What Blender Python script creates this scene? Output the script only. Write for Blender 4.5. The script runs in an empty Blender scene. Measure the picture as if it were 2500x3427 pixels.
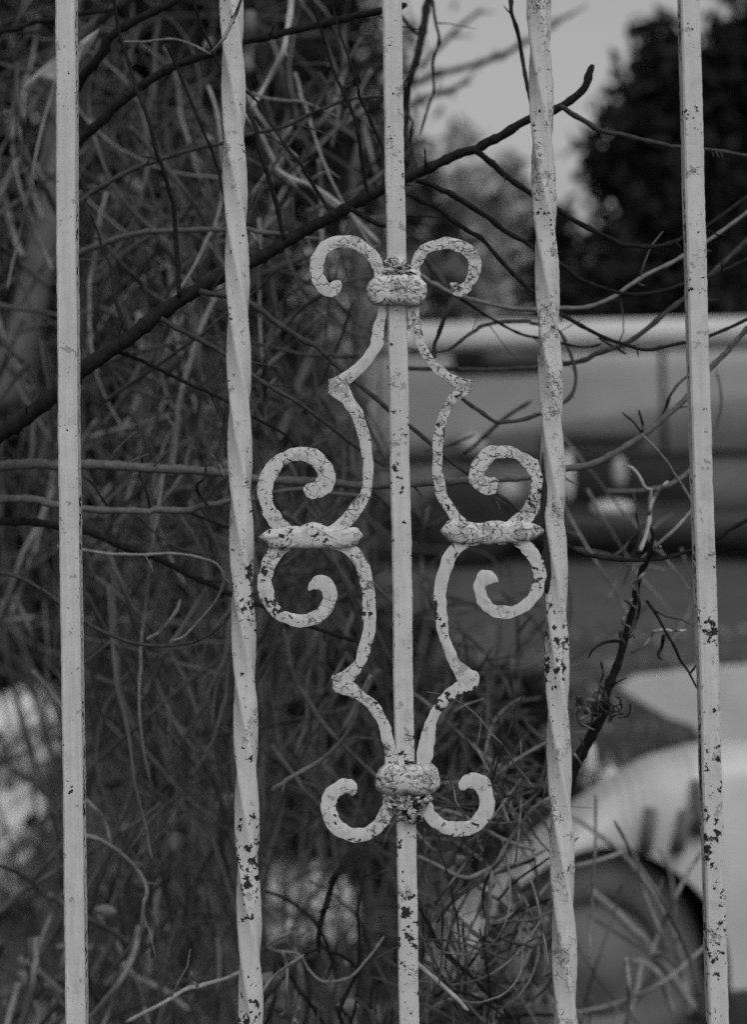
import bpy, math, random
import numpy as np
from mathutils import Matrix, Vector
R = math.radians
scene = bpy.context.scene
col = scene.collection

# ---------------------------------------------------------------- camera, sky, sun, exposure
CAM_H, PITCH, ROLL = 1.70, R(2.6), R(-1.13)
FPX, PPX, PPY = 4760.0, 1250.0, 996.0          # focal length and principal point, photo pixels
FENCE_Y = 0.904
cam_d = bpy.data.cameras.new('camera')
cam_d.sensor_fit = 'VERTICAL'; cam_d.sensor_height = 36.0; cam_d.sensor_width = 26.26
cam_d.lens = 36.0 * FPX / 3427.0
cam_d.shift_y = -(3427 / 2 - PPY) / 3427.0
cam_d.clip_start = 0.05; cam_d.clip_end = 600
cam_d.dof.use_dof = True; cam_d.dof.focus_distance = FENCE_Y; cam_d.dof.aperture_fstop = 5.4
cam = bpy.data.objects.new('camera', cam_d); col.objects.link(cam)
CAM_R = (Matrix.Rotation(R(90) + PITCH, 3, 'X') @ Matrix.Rotation(ROLL, 3, 'Z'))
cam.matrix_world = Matrix.Translation((0, 0, CAM_H)) @ CAM_R.to_4x4()
scene.camera = cam

SUN_DIR = Vector((0.20, -0.52, 0.80)).normalized()
world = bpy.data.worlds.new('World'); scene.world = world; world.use_nodes = True
wn = world.node_tree; wn.nodes.clear()
sky = wn.nodes.new('ShaderNodeTexSky'); sky.sky_type = 'NISHITA'; sky.sun_disc = False
sky.sun_elevation = math.asin(SUN_DIR.z); sky.sun_rotation = math.atan2(SUN_DIR.x, SUN_DIR.y)
sky.air_density = 2.0; sky.dust_density = 4.0; sky.ozone_density = 1.0
bw = wn.nodes.new('ShaderNodeRGBToBW'); bg = wn.nodes.new('ShaderNodeBackground'); wo = wn.nodes.new('ShaderNodeOutputWorld')
bg.inputs['Strength'].default_value = 0.15
wn.links.new(sky.outputs[0], bw.inputs[0]); wn.links.new(bw.outputs[0], bg.inputs['Color']); wn.links.new(bg.outputs[0], wo.inputs[0])
sun_d = bpy.data.lights.new('sun', 'SUN'); sun_d.energy = 1.0; sun_d.angle = R(22); sun_d.color = (1, 1, 1)
sun = bpy.data.objects.new('sun', sun_d); col.objects.link(sun)
sun.rotation_euler = SUN_DIR.to_track_quat('Z', 'Y').to_euler(); sun.location = (2, -3, 6)
vs = scene.view_settings
vs.view_transform = 'Standard'; vs.look = 'None'; vs.gamma = 1.0; vs.use_curve_mapping = False; vs.exposure = -0.42
scene.cycles.use_denoising = False      # the sampling noise stands in for the film grain

# ---------------------------------------------------------------- helpers
def at(px, py, Y):
    d = CAM_R @ Vector(((px - PPX) / FPX, -(py - PPY) / FPX, -1.0))
    return np.array((d.x * Y / d.y, Y, CAM_H + d.z * Y / d.y))
def zoomer(x0, y0, f): return lambda p: (x0 + p[0] / f, y0 + p[1] / f)
F = 1652 / 1250
TR = {'O': zoomer(0, 0, 1652 / 2500), 'Q1': zoomer(0, 0, F), 'Q2': zoomer(1250, 0, F), 'Q3': zoomer(0, 850, F), 'Q4': zoomer(1250, 850, F),
      'Q5': zoomer(0, 1700, F), 'Q6': zoomer(1250, 1700, F), 'Q7': zoomer(0, 2527, F), 'Q8': zoomer(1250, 2527, F), 'Z9': zoomer(1300, 40, 1.652),
      'A': zoomer(850, 750, 2.065), 'B': zoomer(800, 1450, 2.7533), 'C': zoomer(1350, 1450, 2.7533), 'D': zoomer(950, 2150, 2.065), 'E': zoomer(800, 2700, 2.36)}
def px(key, *pts): return [TR[key](p) for p in pts]

def catmull(P, sub):
    P = np.asarray(P, float)
    if len(P) < 3 or sub < 2:
        n = (len(P) - 1) * max(sub, 1) + 1
        t = np.linspace(0, len(P) - 1, n); i = np.minimum(t.astype(int), len(P) - 2); f = (t - i)[:, None]
        return P[i] * (1 - f) + P[i + 1] * f
    Q = np.vstack([2 * P[0] - P[1], P, 2 * P[-1] - P[-2]]); out = []
    for i in range(1, len(Q) - 2):
        for k in range(sub):
            t = k / sub
            out.append(0.5 * (2 * Q[i] + (Q[i + 1] - Q[i - 1]) * t + (2 * Q[i - 1] - 5 * Q[i] + 4 * Q[i + 1] - Q[i + 2]) * t * t + (3 * Q[i] - Q[i - 1] - 3 * Q[i + 1] + Q[i + 2]) * t ** 3))
    out.append(Q[-2]); return np.array(out)
def resample(P, n):
    P = np.asarray(P, float); d = np.r_[0, np.cumsum(np.linalg.norm(np.diff(P, axis=0), axis=1))]
    t = np.linspace(0, d[-1], n)
    return np.stack([np.interp(t, d, P[:, k]) for k in range(P.shape[1])], 1)

class MB:                                   # collects geometry for ONE mesh
    def __init__(s): s.v = []; s.f = []; s.n = 0
    def add(s, V, Fs):
        V = np.asarray(V, float); s.v.append(V); s.f += [tuple(int(i) + s.n for i in f) for f in Fs]; s.n += len(V)
    def tube(s, P, r, sides=6):
        P = np.asarray(P, float); n = len(P); r = np.broadcast_to(np.asarray(r, float), (n,))
        T = np.gradient(P, axis=0); T /= np.maximum(np.linalg.norm(T, axis=1), 1e-9)[:, None]
        ref = np.array((0.31, -0.92, 0.24)); U = np.cross(T, ref); L = np.linalg.norm(U, axis=1)
        U[L < .15] = np.cross(T[L < .15], (0.9, 0.3, 0.3)); U /= np.linalg.norm(U, axis=1)[:, None]; W = np.cross(T, U)
        a = np.linspace(0, 2 * np.pi, sides, endpoint=False)
        V = P[:, None] + r[:, None, None] * (np.cos(a)[None, :, None] * U[:, None] + np.sin(a)[None, :, None] * W[:, None])
        Fs = [(i * sides + k, i * sides + (k + 1) % sides, (i + 1) * sides + (k + 1) % sides, (i + 1) * sides + k) for i in range(n - 1) for k in range(sides)]
        Fs += [tuple(range(sides - 1, -1, -1)), tuple((n - 1) * sides + k for k in range(sides))]
        s.add(V.reshape(-1, 3), Fs)
    def loft(s, rings, caps=True):           # rings: list of (m,3) closed loops
        m = len(rings[0]); n = len(rings)
        Fs = [(i * m + k, i * m + (k + 1) % m, (i + 1) * m + (k + 1) % m, (i + 1) * m + k) for i in range(n - 1) for k in range(m)]
        if caps: Fs += [tuple(range(m - 1, -1, -1)), tuple((n - 1) * m + k for k in range(m))]
        s.add(np.vstack(rings), Fs)
    def box(s, lo, hi, bev=0.0):
        lo = np.array(lo, float); hi = np.array(hi, float); x0, y0, z0 = lo; x1, y1, z1 = hi; b = bev
        if b <= 0:
            ring = lambda z, q=0: np.array([(x0 + q, y0 + q, z), (x1 - q, y0 + q, z), (x1 - q, y1 - q, z), (x0 + q, y1 - q, z)])
            s.loft([ring(z0), ring(z1)]); return
        def ring(z, q):
            return np.array([(x0 + b + q, y0 + q, z), (x1 - b - q, y0 + q, z), (x1 - q, y0 + b + q, z), (x1 - q, y1 - b - q, z), (x1 - b - q, y1 - q, z), (x0 + b + q, y1 - q, z), (x0 + q, y1 - b - q, z), (x0 + q, y0 + b + q, z)])
        s.loft([ring(z0, b * .7), ring(z0 + b, 0), ring(z1 - b, 0), ring(z1, b * .7)])
    def build(s, name, mat, parent=None, smooth=True, side=None, sharp=None):
        me = bpy.data.meshes.new(name); me.from_pydata(np.vstack(s.v).tolist(), [], s.f); me.update()
        me.materials.append(mat)
        if smooth: me.polygons.foreach_set('use_smooth', [True] * len(me.polygons))
        if side is not None:
            me.materials.append(side[0]); me.polygons.foreach_set('material_index', [1 if f < side[3] and f % side[1] in side[2] else 0 for f in range(len(me.polygons))])
        if sharp: me.set_sharp_from_angle(angle=R(sharp))
        o = bpy.data.objects.new(name, me); col.objects.link(o)
        if parent is not None: child(o, parent)
        return o
def child(o, parent):
    o.parent = parent; o.matrix_parent_inverse = world_of(parent).inverted()
def world_of(o):
    m = Matrix.Translation(o.location)
    return m if o.parent is None else world_of(o.parent) @ o.matrix_parent_inverse @ m
def tag(o, label=None, cat=None, group=None, kind=None):
    for k, v in (('label', label), ('category', cat), ('group', group), ('kind', kind)):
        if v: o[k] = v
    return o
def thing(name, label, cat, loc, group=None):
    o = bpy.data.objects.new(name, None); o.empty_display_size = .05; o.location = [float(c) for c in loc]; col.objects.link(o)
    return tag(o, label, cat, group)

# ---------------------------------------------------------------- materials (black-and-white photograph: greys)
def mat_new(name):
    m = bpy.data.materials.new(name); m.use_nodes = True; nt = m.node_tree
    return m, nt, nt.nodes['Principled BSDF']
def nd(nt, t, **kw):
    n = nt.nodes.new(t)
    for k, v in kw.items():
        if hasattr(n, k): setattr(n, k, v)
        else: n.inputs[k].default_value = v
    return n
def math_n(nt, op, a, b=None, clamp=False):
    n = nt.nodes.new('ShaderNodeMath'); n.operation = op; n.use_clamp = clamp
    for i, x in enumerate((a, b)):
        if x is None: continue
        if isinstance(x, (int, float)): n.inputs[i].default_value = x
        else: nt.links.new(x, n.inputs[i])
    return n.outputs[0]
def mapr(nt, x, a, b, c=0.0, d=1.0):
    n = nt.nodes.new('ShaderNodeMapRange'); n.clamp = True
    nt.links.new(x, n.inputs[0])
    for i, v in zip((1, 2, 3, 4), (a, b, c, d)): n.inputs[i].default_value = v
    return n.outputs[0]
def mixv(nt, fac, a, b):
    n = nt.nodes.new('ShaderNodeMix'); n.data_type = 'FLOAT'
    for i, x in ((0, fac), (2, a), (3, b)):
        if isinstance(x, (int, float)): n.inputs[i].default_value = x
        else: nt.links.new(x, n.inputs[i])
    return n.outputs[0]
def noise(nt, vec, scale, detail=3, rough=.55, w=0.0):
    n = nt.nodes.new('ShaderNodeTexNoise'); n.noise_dimensions = '4D'; n.inputs['Scale'].default_value = scale; n.inputs['Detail'].default_value = detail
    n.inputs['Roughness'].default_value = rough; n.inputs['W'].default_value = w; nt.links.new(vec, n.inputs['Vector']); return n.outputs[0]
def grey(name, lo, hi, scale=30, rough=.8, bump=0.0, bscale=None, spec=.3, metallic=0.0):
    m, nt, b = mat_new(name)
    tc = nt.nodes.new('ShaderNodeTexCoord'); n = noise(nt, tc.outputs['Object'], scale, 5, .6)
    v = mapr(nt, n, .3, .7, lo, hi); nt.links.new(v, b.inputs['Base Color'])
    b.inputs['Roughness'].default_value = rough; b.inputs['Specular IOR Level'].default_value = spec; b.inputs['Metallic'].default_value = metallic
    if bump:
        bn = nt.nodes.new('ShaderNodeBump'); bn.inputs['Strength'].default_value = .6; bn.inputs['Distance'].default_value = bump
        nt.links.new(noise(nt, tc.outputs['Object'], bscale or scale * 3, 4, .6), bn.inputs['Height']); nt.links.new(bn.outputs[0], b.inputs['Normal'])
    return m

def paint(name, seed, chip=.66, crack=.5, cell=175, grad=.0):
    """white oil paint on iron: alligator cracks, chips down to black rust"""
    m, nt, b = mat_new(name)
    tc = nt.nodes.new('ShaderNodeTexCoord'); P = tc.outputs['Object']
    nv = nt.nodes.new('ShaderNodeTexNoise'); nv.inputs['Scale'].default_value = 140; nv.inputs['Detail'].default_value = 2; nt.links.new(P, nv.inputs['Vector'])
    vs_ = nt.nodes.new('ShaderNodeVectorMath'); vs_.operation = 'SCALE'; vs_.inputs['Scale'].default_value = .007; nt.links.new(nv.outputs['Color'], vs_.inputs[0])
    va = nt.nodes.new('ShaderNodeVectorMath'); va.operation = 'ADD'; nt.links.new(P, va.inputs[0]); nt.links.new(vs_.outputs[0], va.inputs[1])
    vo = nt.nodes.new('ShaderNodeTexVoronoi'); vo.feature = 'DISTANCE_TO_EDGE'; vo.inputs['Scale'].default_value = cell; nt.links.new(va.outputs[0], vo.inputs['Vector'])
    broad = noise(nt, P, 34, 3, .5, seed); fine = noise(nt, P, 900, 3, .6, seed + 3); mid = noise(nt, P, 120, 3, .6, seed + 7)
    # cracks: only some of the cell edges open, in patches
    patch = noise(nt, P, 48, 2, .5, seed + 41)
    opened = mapr(nt, math_n(nt, 'ADD', math_n(nt, 'MULTIPLY', mid, .45), math_n(nt, 'MULTIPLY', patch, .75)), .74 - .20 * crack, .84 - .20 * crack)
    vo2 = nt.nodes.new('ShaderNodeTexVoronoi'); vo2.feature = 'DISTANCE_TO_EDGE'; vo2.inputs['Scale'].default_value = cell * 1.9; nt.links.new(va.outputs[0], vo2.inputs['Vector'])
    brk = mapr(nt, noise(nt, P, 420, 2, .5, seed + 31), .42, .60)
    line = mapr(nt, math_n(nt, 'SUBTRACT', vo.outputs['Distance'], math_n(nt, 'MULTIPLY', math_n(nt, 'SUBTRACT', fine, .5), .05)), .012, .085, 1, 0)
    line2 = math_n(nt, 'MULTIPLY', mapr(nt, vo2.outputs['Distance'], .01, .07, 1, 0), mapr(nt, noise(nt, P, 160, 2, .5, seed + 51), .5, .62))
    ck = math_n(nt, 'MULTIPLY', math_n(nt, 'MULTIPLY', math_n(nt, 'MAXIMUM', line, math_n(nt, 'MULTIPLY', line2, .7)), opened), brk)
    # top coat flaked off: duller, slightly lower undercoat with ragged edge
    fl = mapr(nt, math_n(nt, 'ADD', math_n(nt, 'MULTIPLY', noise(nt, P, 150, 4, .65, seed + 61), .7), math_n(nt, 'MULTIPLY', patch, .4)), .655 - .03 * crack, .665 - .03 * crack)
    st = nt.nodes.new('ShaderNodeMapping'); st.inputs['Scale'].default_value = (1, 1, .06); nt.links.new(P, st.inputs['Vector'])
    streak = noise(nt, st.outputs[0], 420, 3, .6, seed + 71)
    # chips: dark spots in clusters
    c1 = noise(nt, P, 215, 4, .62, seed + 11); c2 = noise(nt, P, 22, 2, .5, seed + 17)
    cs = math_n(nt, 'ADD', c1, math_n(nt, 'MULTIPLY', math_n(nt, 'SUBTRACT', c2, .5), .75))
    if grad:                                # wear grows towards the wet foot of the gate
        sp = nt.nodes.new('ShaderNodeSeparateXYZ'); nt.links.new(P, sp.inputs[0])
        cs = math_n(nt, 'ADD', cs, math_n(nt, 'MULTIPLY', math_n(nt, 'SUBTRACT', 1.6, sp.outputs['Z']), grad))
    ch = mapr(nt, cs, chip, chip + .018)
    pit = mapr(nt, noise(nt, P, 700, 2, .6, seed + 23), .70, .76)
    pit = math_n(nt, 'MULTIPLY', pit, mapr(nt, c2, .46, .62))
    tone = mapr(nt, math_n(nt, 'ADD', math_n(nt, 'MULTIPLY', broad, .5), math_n(nt, 'MULTIPLY', fine, .5)), .3, .7, .49, .64)
    tone = math_n(nt, 'MULTIPLY', tone, mapr(nt, streak, .3, .7, .88, 1.08))
    tone = mixv(nt, fl, tone, math_n(nt, 'MULTIPLY', tone, .66))
    tone = mixv(nt, mapr(nt, noise(nt, P, 60, 5, .7, seed + 81), .56, .72, 0, .38), tone, .16)
    tone = mixv(nt, math_n(nt, 'MULTIPLY', ck, .92), tone, .035)
    tone = mixv(nt, math_n(nt, 'MULTIPLY', pit, .6), tone, .08)
    rust = mapr(nt, fine, .3, .7, .012, .04)
    tone = mixv(nt, ch, tone, rust)
    nt.links.new(tone, b.inputs['Base Color'])
    b.inputs['Roughness'].default_value = .62; b.inputs['Specular IOR Level'].default_value = .25
    h = math_n(nt, 'SUBTRACT', math_n(nt, 'MULTIPLY', mid, .35), math_n(nt, 'ADD', math_n(nt, 'ADD', math_n(nt, 'MULTIPLY', ck, .8), math_n(nt, 'MULTIPLY', fl, .5)), math_n(nt, 'MULTIPLY', ch, 1.0)))
    h = math_n(nt, 'ADD', h, math_n(nt, 'MULTIPLY', fine, .08))
    bn = nt.nodes.new('ShaderNodeBump'); bn.inputs['Strength'].default_value = .8; bn.inputs['Distance'].default_value = .0011
    nt.links.new(h, bn.inputs['Height']); nt.links.new(bn.outputs[0], b.inputs['Normal'])
    return m

M = dict(
    plain=paint('paint_plain', 1.0, chip=.665, crack=.45, cell=190, grad=.16),
    smooth=paint('paint_smooth', 9.0, chip=.735, crack=-.2, cell=190),
    twist=paint('paint_twisted', 2.0, chip=.635, crack=.35, cell=230, grad=.10),
    twist2=paint('paint_twisted_worn', 4.0, chip=.635, crack=.75, cell=230, grad=.04),
    orn=paint('paint_cracked', 3.0, chip=.68, crack=.95, cell=165, grad=.1), orn3=paint('paint_cracked_dull', 15.0, chip=.635, crack=1.0, cell=150), orn4=paint('paint_lightly_cracked', 21.0, chip=.625, crack=.45, cell=170),
    orn2=paint('paint_cracked_worn', 6.0, chip=.655, crack=1.8, cell=150),
    rustside=paint('paint_gone_rust', 12.0, chip=.44, crack=1.0, cell=230), wornside=paint('paint_worn_side', 13.0, chip=.585, crack=1.0, cell=260),
    crust=paint('paint_crust', 8.0, chip=.655, crack=1.3, cell=200),
    dark=grey('bark_dark', .009, .026, 220, .9, .0008, 600, .15),
    greybark=grey('bark_grey', .08, .16, 200, .9, .0006, 500, .15),
    mid=grey('bark_mid', .030, .075, 200, .85, .0006, 500),
    pale=grey('bark_pale', .13, .27, 180, .8, .0005, 500),
    bleach=grey('stem_bleached', .30, .48, 150, .75),
    brush=grey('brush', .02, .085, 6, .85),
    brush2=grey('brush_pale', .045, .15, 6, .85),
    leafdark=grey('evergreen_leaf', .010, .026, 3, .8, spec=.15),
    leafmid=grey('mid_grey_leaf', .06, .14, 3, .8),
    leafgrey=grey('grey_leaf', .26, .44, 3, .8),
    litter=grey('dead_leaf', .10, .26, 14, .8),
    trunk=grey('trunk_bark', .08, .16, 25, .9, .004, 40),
    ground=grey('ground', .05, .085, 2.5, .95, .01, 25),
    body=grey('car_paint_white', .42, .56, 4, .45, 0, None, .4),
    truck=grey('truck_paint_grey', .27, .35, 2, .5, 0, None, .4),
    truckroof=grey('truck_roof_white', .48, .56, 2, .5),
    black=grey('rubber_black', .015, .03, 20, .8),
    dust=grey('dusty_tyre', .12, .19, 9, .95),
    chrome=grey('worn_chrome', .30, .42, 10, .5, 0, None, .4),
    stone=grey('pale_stone', .50, .74, 9, .9, .01, 30),
)
glass, _nt, _b = mat_new('dark_glass'); _b.inputs['Base Color'].default_value = (.02, .02, .02, 1); _b.inputs['Roughness'].default_value = .12
M['glass'] = glass

# ---------------------------------------------------------------- ground
rng = np.random.default_rng(5)
g = MB(); n = 90
gx = np.sign(np.linspace(-1, 1, n)) * np.abs(np.linspace(-1, 1, n)) ** 2.6 * 260; gy = np.linspace(0, 1, n) ** 2.6 * 400 - 8
X, Y = np.meshgrid(gx, gy, indexing='ij')
Z = .05 * np.sin(X * .7 + 1) * np.cos(Y * .5) + .02 * np.sin(X * 2.3) * np.sin(Y * 1.9)
V = np.stack([X, Y, Z - .03], -1).reshape(-1, 3)
g.add(V, [(i * n + k, (i + 1) * n + k, (i + 1) * n + k + 1, i * n + k + 1) for i in range(n - 1) for k in range(n - 1)])
tag(g.build('ground', M['ground']), kind='structure')

# ---------------------------------------------------------------- the iron gate
gate = thing('iron_gate', 'white painted wrought iron gate with scrollwork, paint cracked and chipped', 'gate', (0, FENCE_Y, 0))
S = FENCE_Y / FPX                                  # metres per photo pixel on the gate
HALF = 32.5 * S
def bar_axis(p_top, p_bot):                        # pixels of the axis near top and bottom of the picture -> line through z=0.05 and 2.35
    a = at(*p_top, FENCE_Y + HALF); b = at(*p_bot, FENCE_Y + HALF); d = (a - b) / (a[2] - b[2])
    return b + d * (.05 - b[2]), b + d * (2.35 - b[2])
def bar(name, p_top, p_bot, mat, twist=None, half=HALF, seed=0, sidemat=None):
    lo, hi = bar_axis(p_top, p_bot); rg = np.random.default_rng(seed)
    zs = np.unique(np.r_[np.linspace(.05, 1.2, 24), np.linspace(1.2, 2.0, 260), np.linspace(2.0, 2.35, 20)]); rings = []
    c = .72; prof = []                             # square with rounded corners
    for k in range(4):
        for e in (-.26, -.09, .09, .26):
            ang = k * math.pi / 2 + math.pi / 4 + e * 1.1
            rad = math.sqrt(2) * ((.90 if abs(e) < .1 else .87) if twist else (.965 if abs(e) < .1 else .95))
            rad = min(rad, 1 / max(abs(math.cos(ang)), abs(math.sin(ang))))
            prof.append((rad * math.cos(ang), rad * math.sin(ang)))
    prof = np.array(prof)
    wob = np.cumsum(rg.normal(0, 1, (len(zs), 2)), 0); wob -= np.linspace(0, 1, len(zs))[:, None] * wob[-1]; wob *= .00006
    for i, z in enumerate(zs):
        t = (z - lo[2]) / (hi[2] - lo[2]); ctr = lo + (hi - lo) * t
        th = 0 if twist is None else (z - twist[0]) * twist[1] + math.pi / 4
        q = prof * half * (1 + rg.normal(0, .012, (len(prof), 1)))
        x = q[:, 0] * math.cos(th) - q[:, 1] * math.sin(th); y = q[:, 0] * math.sin(th) + q[:, 1] * math.cos(th)
        rings.append(np.stack([ctr[0] + x + wob[i, 0], ctr[1] + y + wob[i, 1] * .4, np.full(len(q), z)], 1))
    m = MB(); m.loft(rings); o = m.build(name, mat, gate, side=None if sidemat is None else (sidemat, 16, (7, 15), (len(zs) - 1) * 16), sharp=None if twist else 30)
    return o
zp = lambda y, x=1250: at(x, y, FENCE_Y)[2]
def twist_of(y_first, period):                     # corner faces the camera at y_first; a quarter turn every `period` pixels
    return (zp(y_first), -(math.pi / 2) / (period * S))
bar('bar', (221, 40), (255, 3370), M['smooth'], seed=1, sidemat=M['wornside'])
tag(bar('bar', (773, 40), (836, 3370), M['twist'], twist_of(273, 304), seed=2), 'bar twisted about its length')
tag(bar('bar', (1311, 40), (1369, 3370), M['plain'], seed=3, sidemat=M['rustside']), 'straight bar that carries the scrollwork')
tag(bar('bar', (1804, 40), (1898, 3370), M['twist2'], twist_of(345, 318), seed=4), 'twisted bar with heavily chipped paint')
bar('bar', (2304, 40), (2402, 3370), M['plain'], seed=5, sidemat=M['wornside'])
for z in (.18, 2.22):
    m = MB(); m.box((-.62, FENCE_Y + .0135, z - .02), (.62, FENCE_Y + .026, z + .02), .002); m.build('rail', M['plain'], gate)

def edge(pieces):                                  # pieces: [(zoom, outer pts, inner pts, n)] -> two matched polylines in photo pixels
    Ls, Rs = [], []
    for key, outer, inner, n in pieces:
        a = resample(catmull(px(key, *outer), 5), n); b = resample(catmull(px(key, *inner), 5), n)
        Ls.append(a); Rs.append(b)
    return np.vstack(Ls), np.vstack(Rs)
def scroll(pieces, mat, yf, seed, thick=.0085):
    A_, B_ = edge(pieces); rg = np.random.default_rng(seed); N = len(A_)
    def rough(s): 
        a = rg.normal(0, 1, (N, 2)); k = np.array([.25, .5, .25]); a = np.stack([np.convolve(a[:, j], k, 'same') for j in (0, 1)], 1)
        return a * s
    lump_ = lambda: np.repeat(rg.normal(0, 1.3, (N // 6 + 1, 2)), 6, 0)[:N]
    A_ = A_ + rough(2.4) + lump_(); B_ = B_ + rough(2.4) + lump_(); rings = []
    hgt = np.convolve(rg.normal(0, 1, N), np.ones(5) / 5, 'same') * .0003
    for a, b, h in zip(A_, B_, hgt):
        row = []
        for t, dy in ((0, thick), (0, .0012), (.025, .0002), (.16, h), (.5, h), (.84, h), (.975, .0002), (1, .0012), (1, thick), (.5, thick)):
            q = a + (b - a) * t; row.append(at(q[0], q[1], yf + dy))
        rings.append(np.array(row))
    m = MB(); m.loft(rings); return m.build('scroll', mat, gate, side=(M['rustside'], 10, (0, 7, 8, 9), (N - 1) * 10), sharp=40)
YS = FENCE_Y - .0012
UL = [('A', [(606, 408), (600, 450), (575, 490), (520, 505), (460, 480), (410, 420), (385, 340), (385, 280), (400, 220), (440, 150), (500, 105), (580, 80), (650, 75), (720, 90), (790, 140), (850, 190), (885, 250), (902, 320), (908, 380)],
       [(598, 392), (570, 392), (530, 405), (500, 385), (480, 340), (480, 300), (490, 240), (510, 200), (560, 170), (610, 162), (680, 175), (740, 205), (790, 250), (820, 310), (834, 380)], 60),
      ('A', [(908, 390), (912, 480), (914, 560)], [(836, 390), (848, 480), (855, 560)], 5),
      ('A', [(914, 570), (911, 640), (905, 740), (890, 830), (850, 910), (790, 990), (720, 1060), (660, 1106)], [(855, 570), (846, 640), (822, 690), (820, 760), (800, 820), (760, 890), (700, 960), (640, 1010), (570, 1050), (510, 1070)], 34),
      ('A', [(655, 1108), (652, 1114)], [(507, 1090), (512, 1160)], 4),
      ('A', [(655, 1120), (690, 1200), (740, 1270), (775, 1350), (800, 1440), (818, 1530)], [(522, 1172), (560, 1192), (620, 1250), (670, 1330), (700, 1410), (722, 1500)], 20),
      ('B', [(1195, -40), (1205, 0), (1225, 150), (1236, 300), (1230, 430), (1215, 540), (1185, 640), (1140, 720), (1090, 800), (1000, 890), (850, 945), (690, 948), (500, 940), (340, 905)],
       [(1088, -40), (1095, 0), (1125, 150), (1138, 280), (1130, 420), (1105, 530), (1060, 620), (990, 710), (910, 790), (830, 858), (760, 862), (690, 860), (540, 858), (480, 848)], 46),
      ('B', [(270, 850), (210, 720), (175, 620), (165, 500), (190, 390), (250, 290), (340, 210), (440, 150), (530, 125), (620, 122), (720, 155), (800, 215), (860, 310), (888, 400), (870, 490), (820, 560), (740, 600), (670, 605), (620, 585), (590, 540)],
       [(470, 842), (400, 770), (340, 690), (315, 620), (305, 520), (330, 430), (380, 340), (450, 280), (530, 258), (600, 262), (660, 295), (705, 350), (722, 400), (715, 440), (690, 458), (650, 460), (618, 462), (590, 500)], 70)]
LL = [('D', [(494, 1050), (496, 990), (470, 955), (430, 940), (370, 950), (310, 990), (265, 1060), (252, 1130), (265, 1220), (310, 1300), (390, 1360), (480, 1385), (570, 1378), (650, 1330), (720, 1260), (762, 1190), (775, 1120), (780, 1060)],
       [(478, 1062), (455, 1046), (432, 1042), (410, 1050), (370, 1080), (355, 1130), (365, 1180), (400, 1235), (460, 1275), (530, 1282), (600, 1250), (650, 1190), (685, 1110), (692, 1060)], 60),
      ('D', [(782, 1040), (786, 940), (786, 850)], [(694, 1040), (695, 940), (695, 850)], 5),
      ('D', [(785, 840), (780, 780), (760, 680), (735, 580), (690, 470), (620, 380), (540, 320), (486, 278)], [(695, 830), (690, 740), (670, 640), (640, 560), (590, 480), (520, 410), (430, 370), (352, 346)], 34),
      ('D', [(484, 272), (486, 266)], [(338, 320), (334, 250)], 4),
      ('D', [(488, 262), (500, 240), (550, 170), (590, 90), (604, 10)], [(334, 230), (400, 200), (460, 150), (500, 80), (520, 10)], 16),
      ('B', [(1240, 1927), (1255, 1800), (1262, 1680), (1262, 1550), (1255, 1430), (1240, 1330), (1210, 1230), (1150, 1130), (1090, 1045), (1020, 985), (850, 957), (690, 954), (500, 958), (360, 985)],
       [(1115, 1927), (1135, 1800), (1140, 1680), (1135, 1530), (1120, 1410), (1100, 1310), (1060, 1220), (1000, 1130), (920, 1080), (830, 1057), (760, 1060), (690, 1062), (580, 1062), (510, 1062)], 46),
      ('B', [(275, 1060), (220, 1150), (185, 1260), (165, 1350), (170, 1440), (190, 1530), (235, 1610), (310, 1690), (400, 1750), (500, 1785), (590, 1790), (690, 1770), (780, 1730), (850, 1650), (890, 1570), (905, 1490), (890, 1410), (850, 1345), (790, 1308), (730, 1302), (670, 1330), (635, 1375), (627, 1425)],
       [(490, 1070), (430, 1110), (360, 1190), (320, 1280), (303, 1370), (315, 1460), (345, 1540), (400, 1610), (470, 1655), (560, 1672), (640, 1660), (710, 1625), (755, 1565), (768, 1500), (755, 1460), (730, 1445), (690, 1447), (645, 1456)], 74)]
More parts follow.
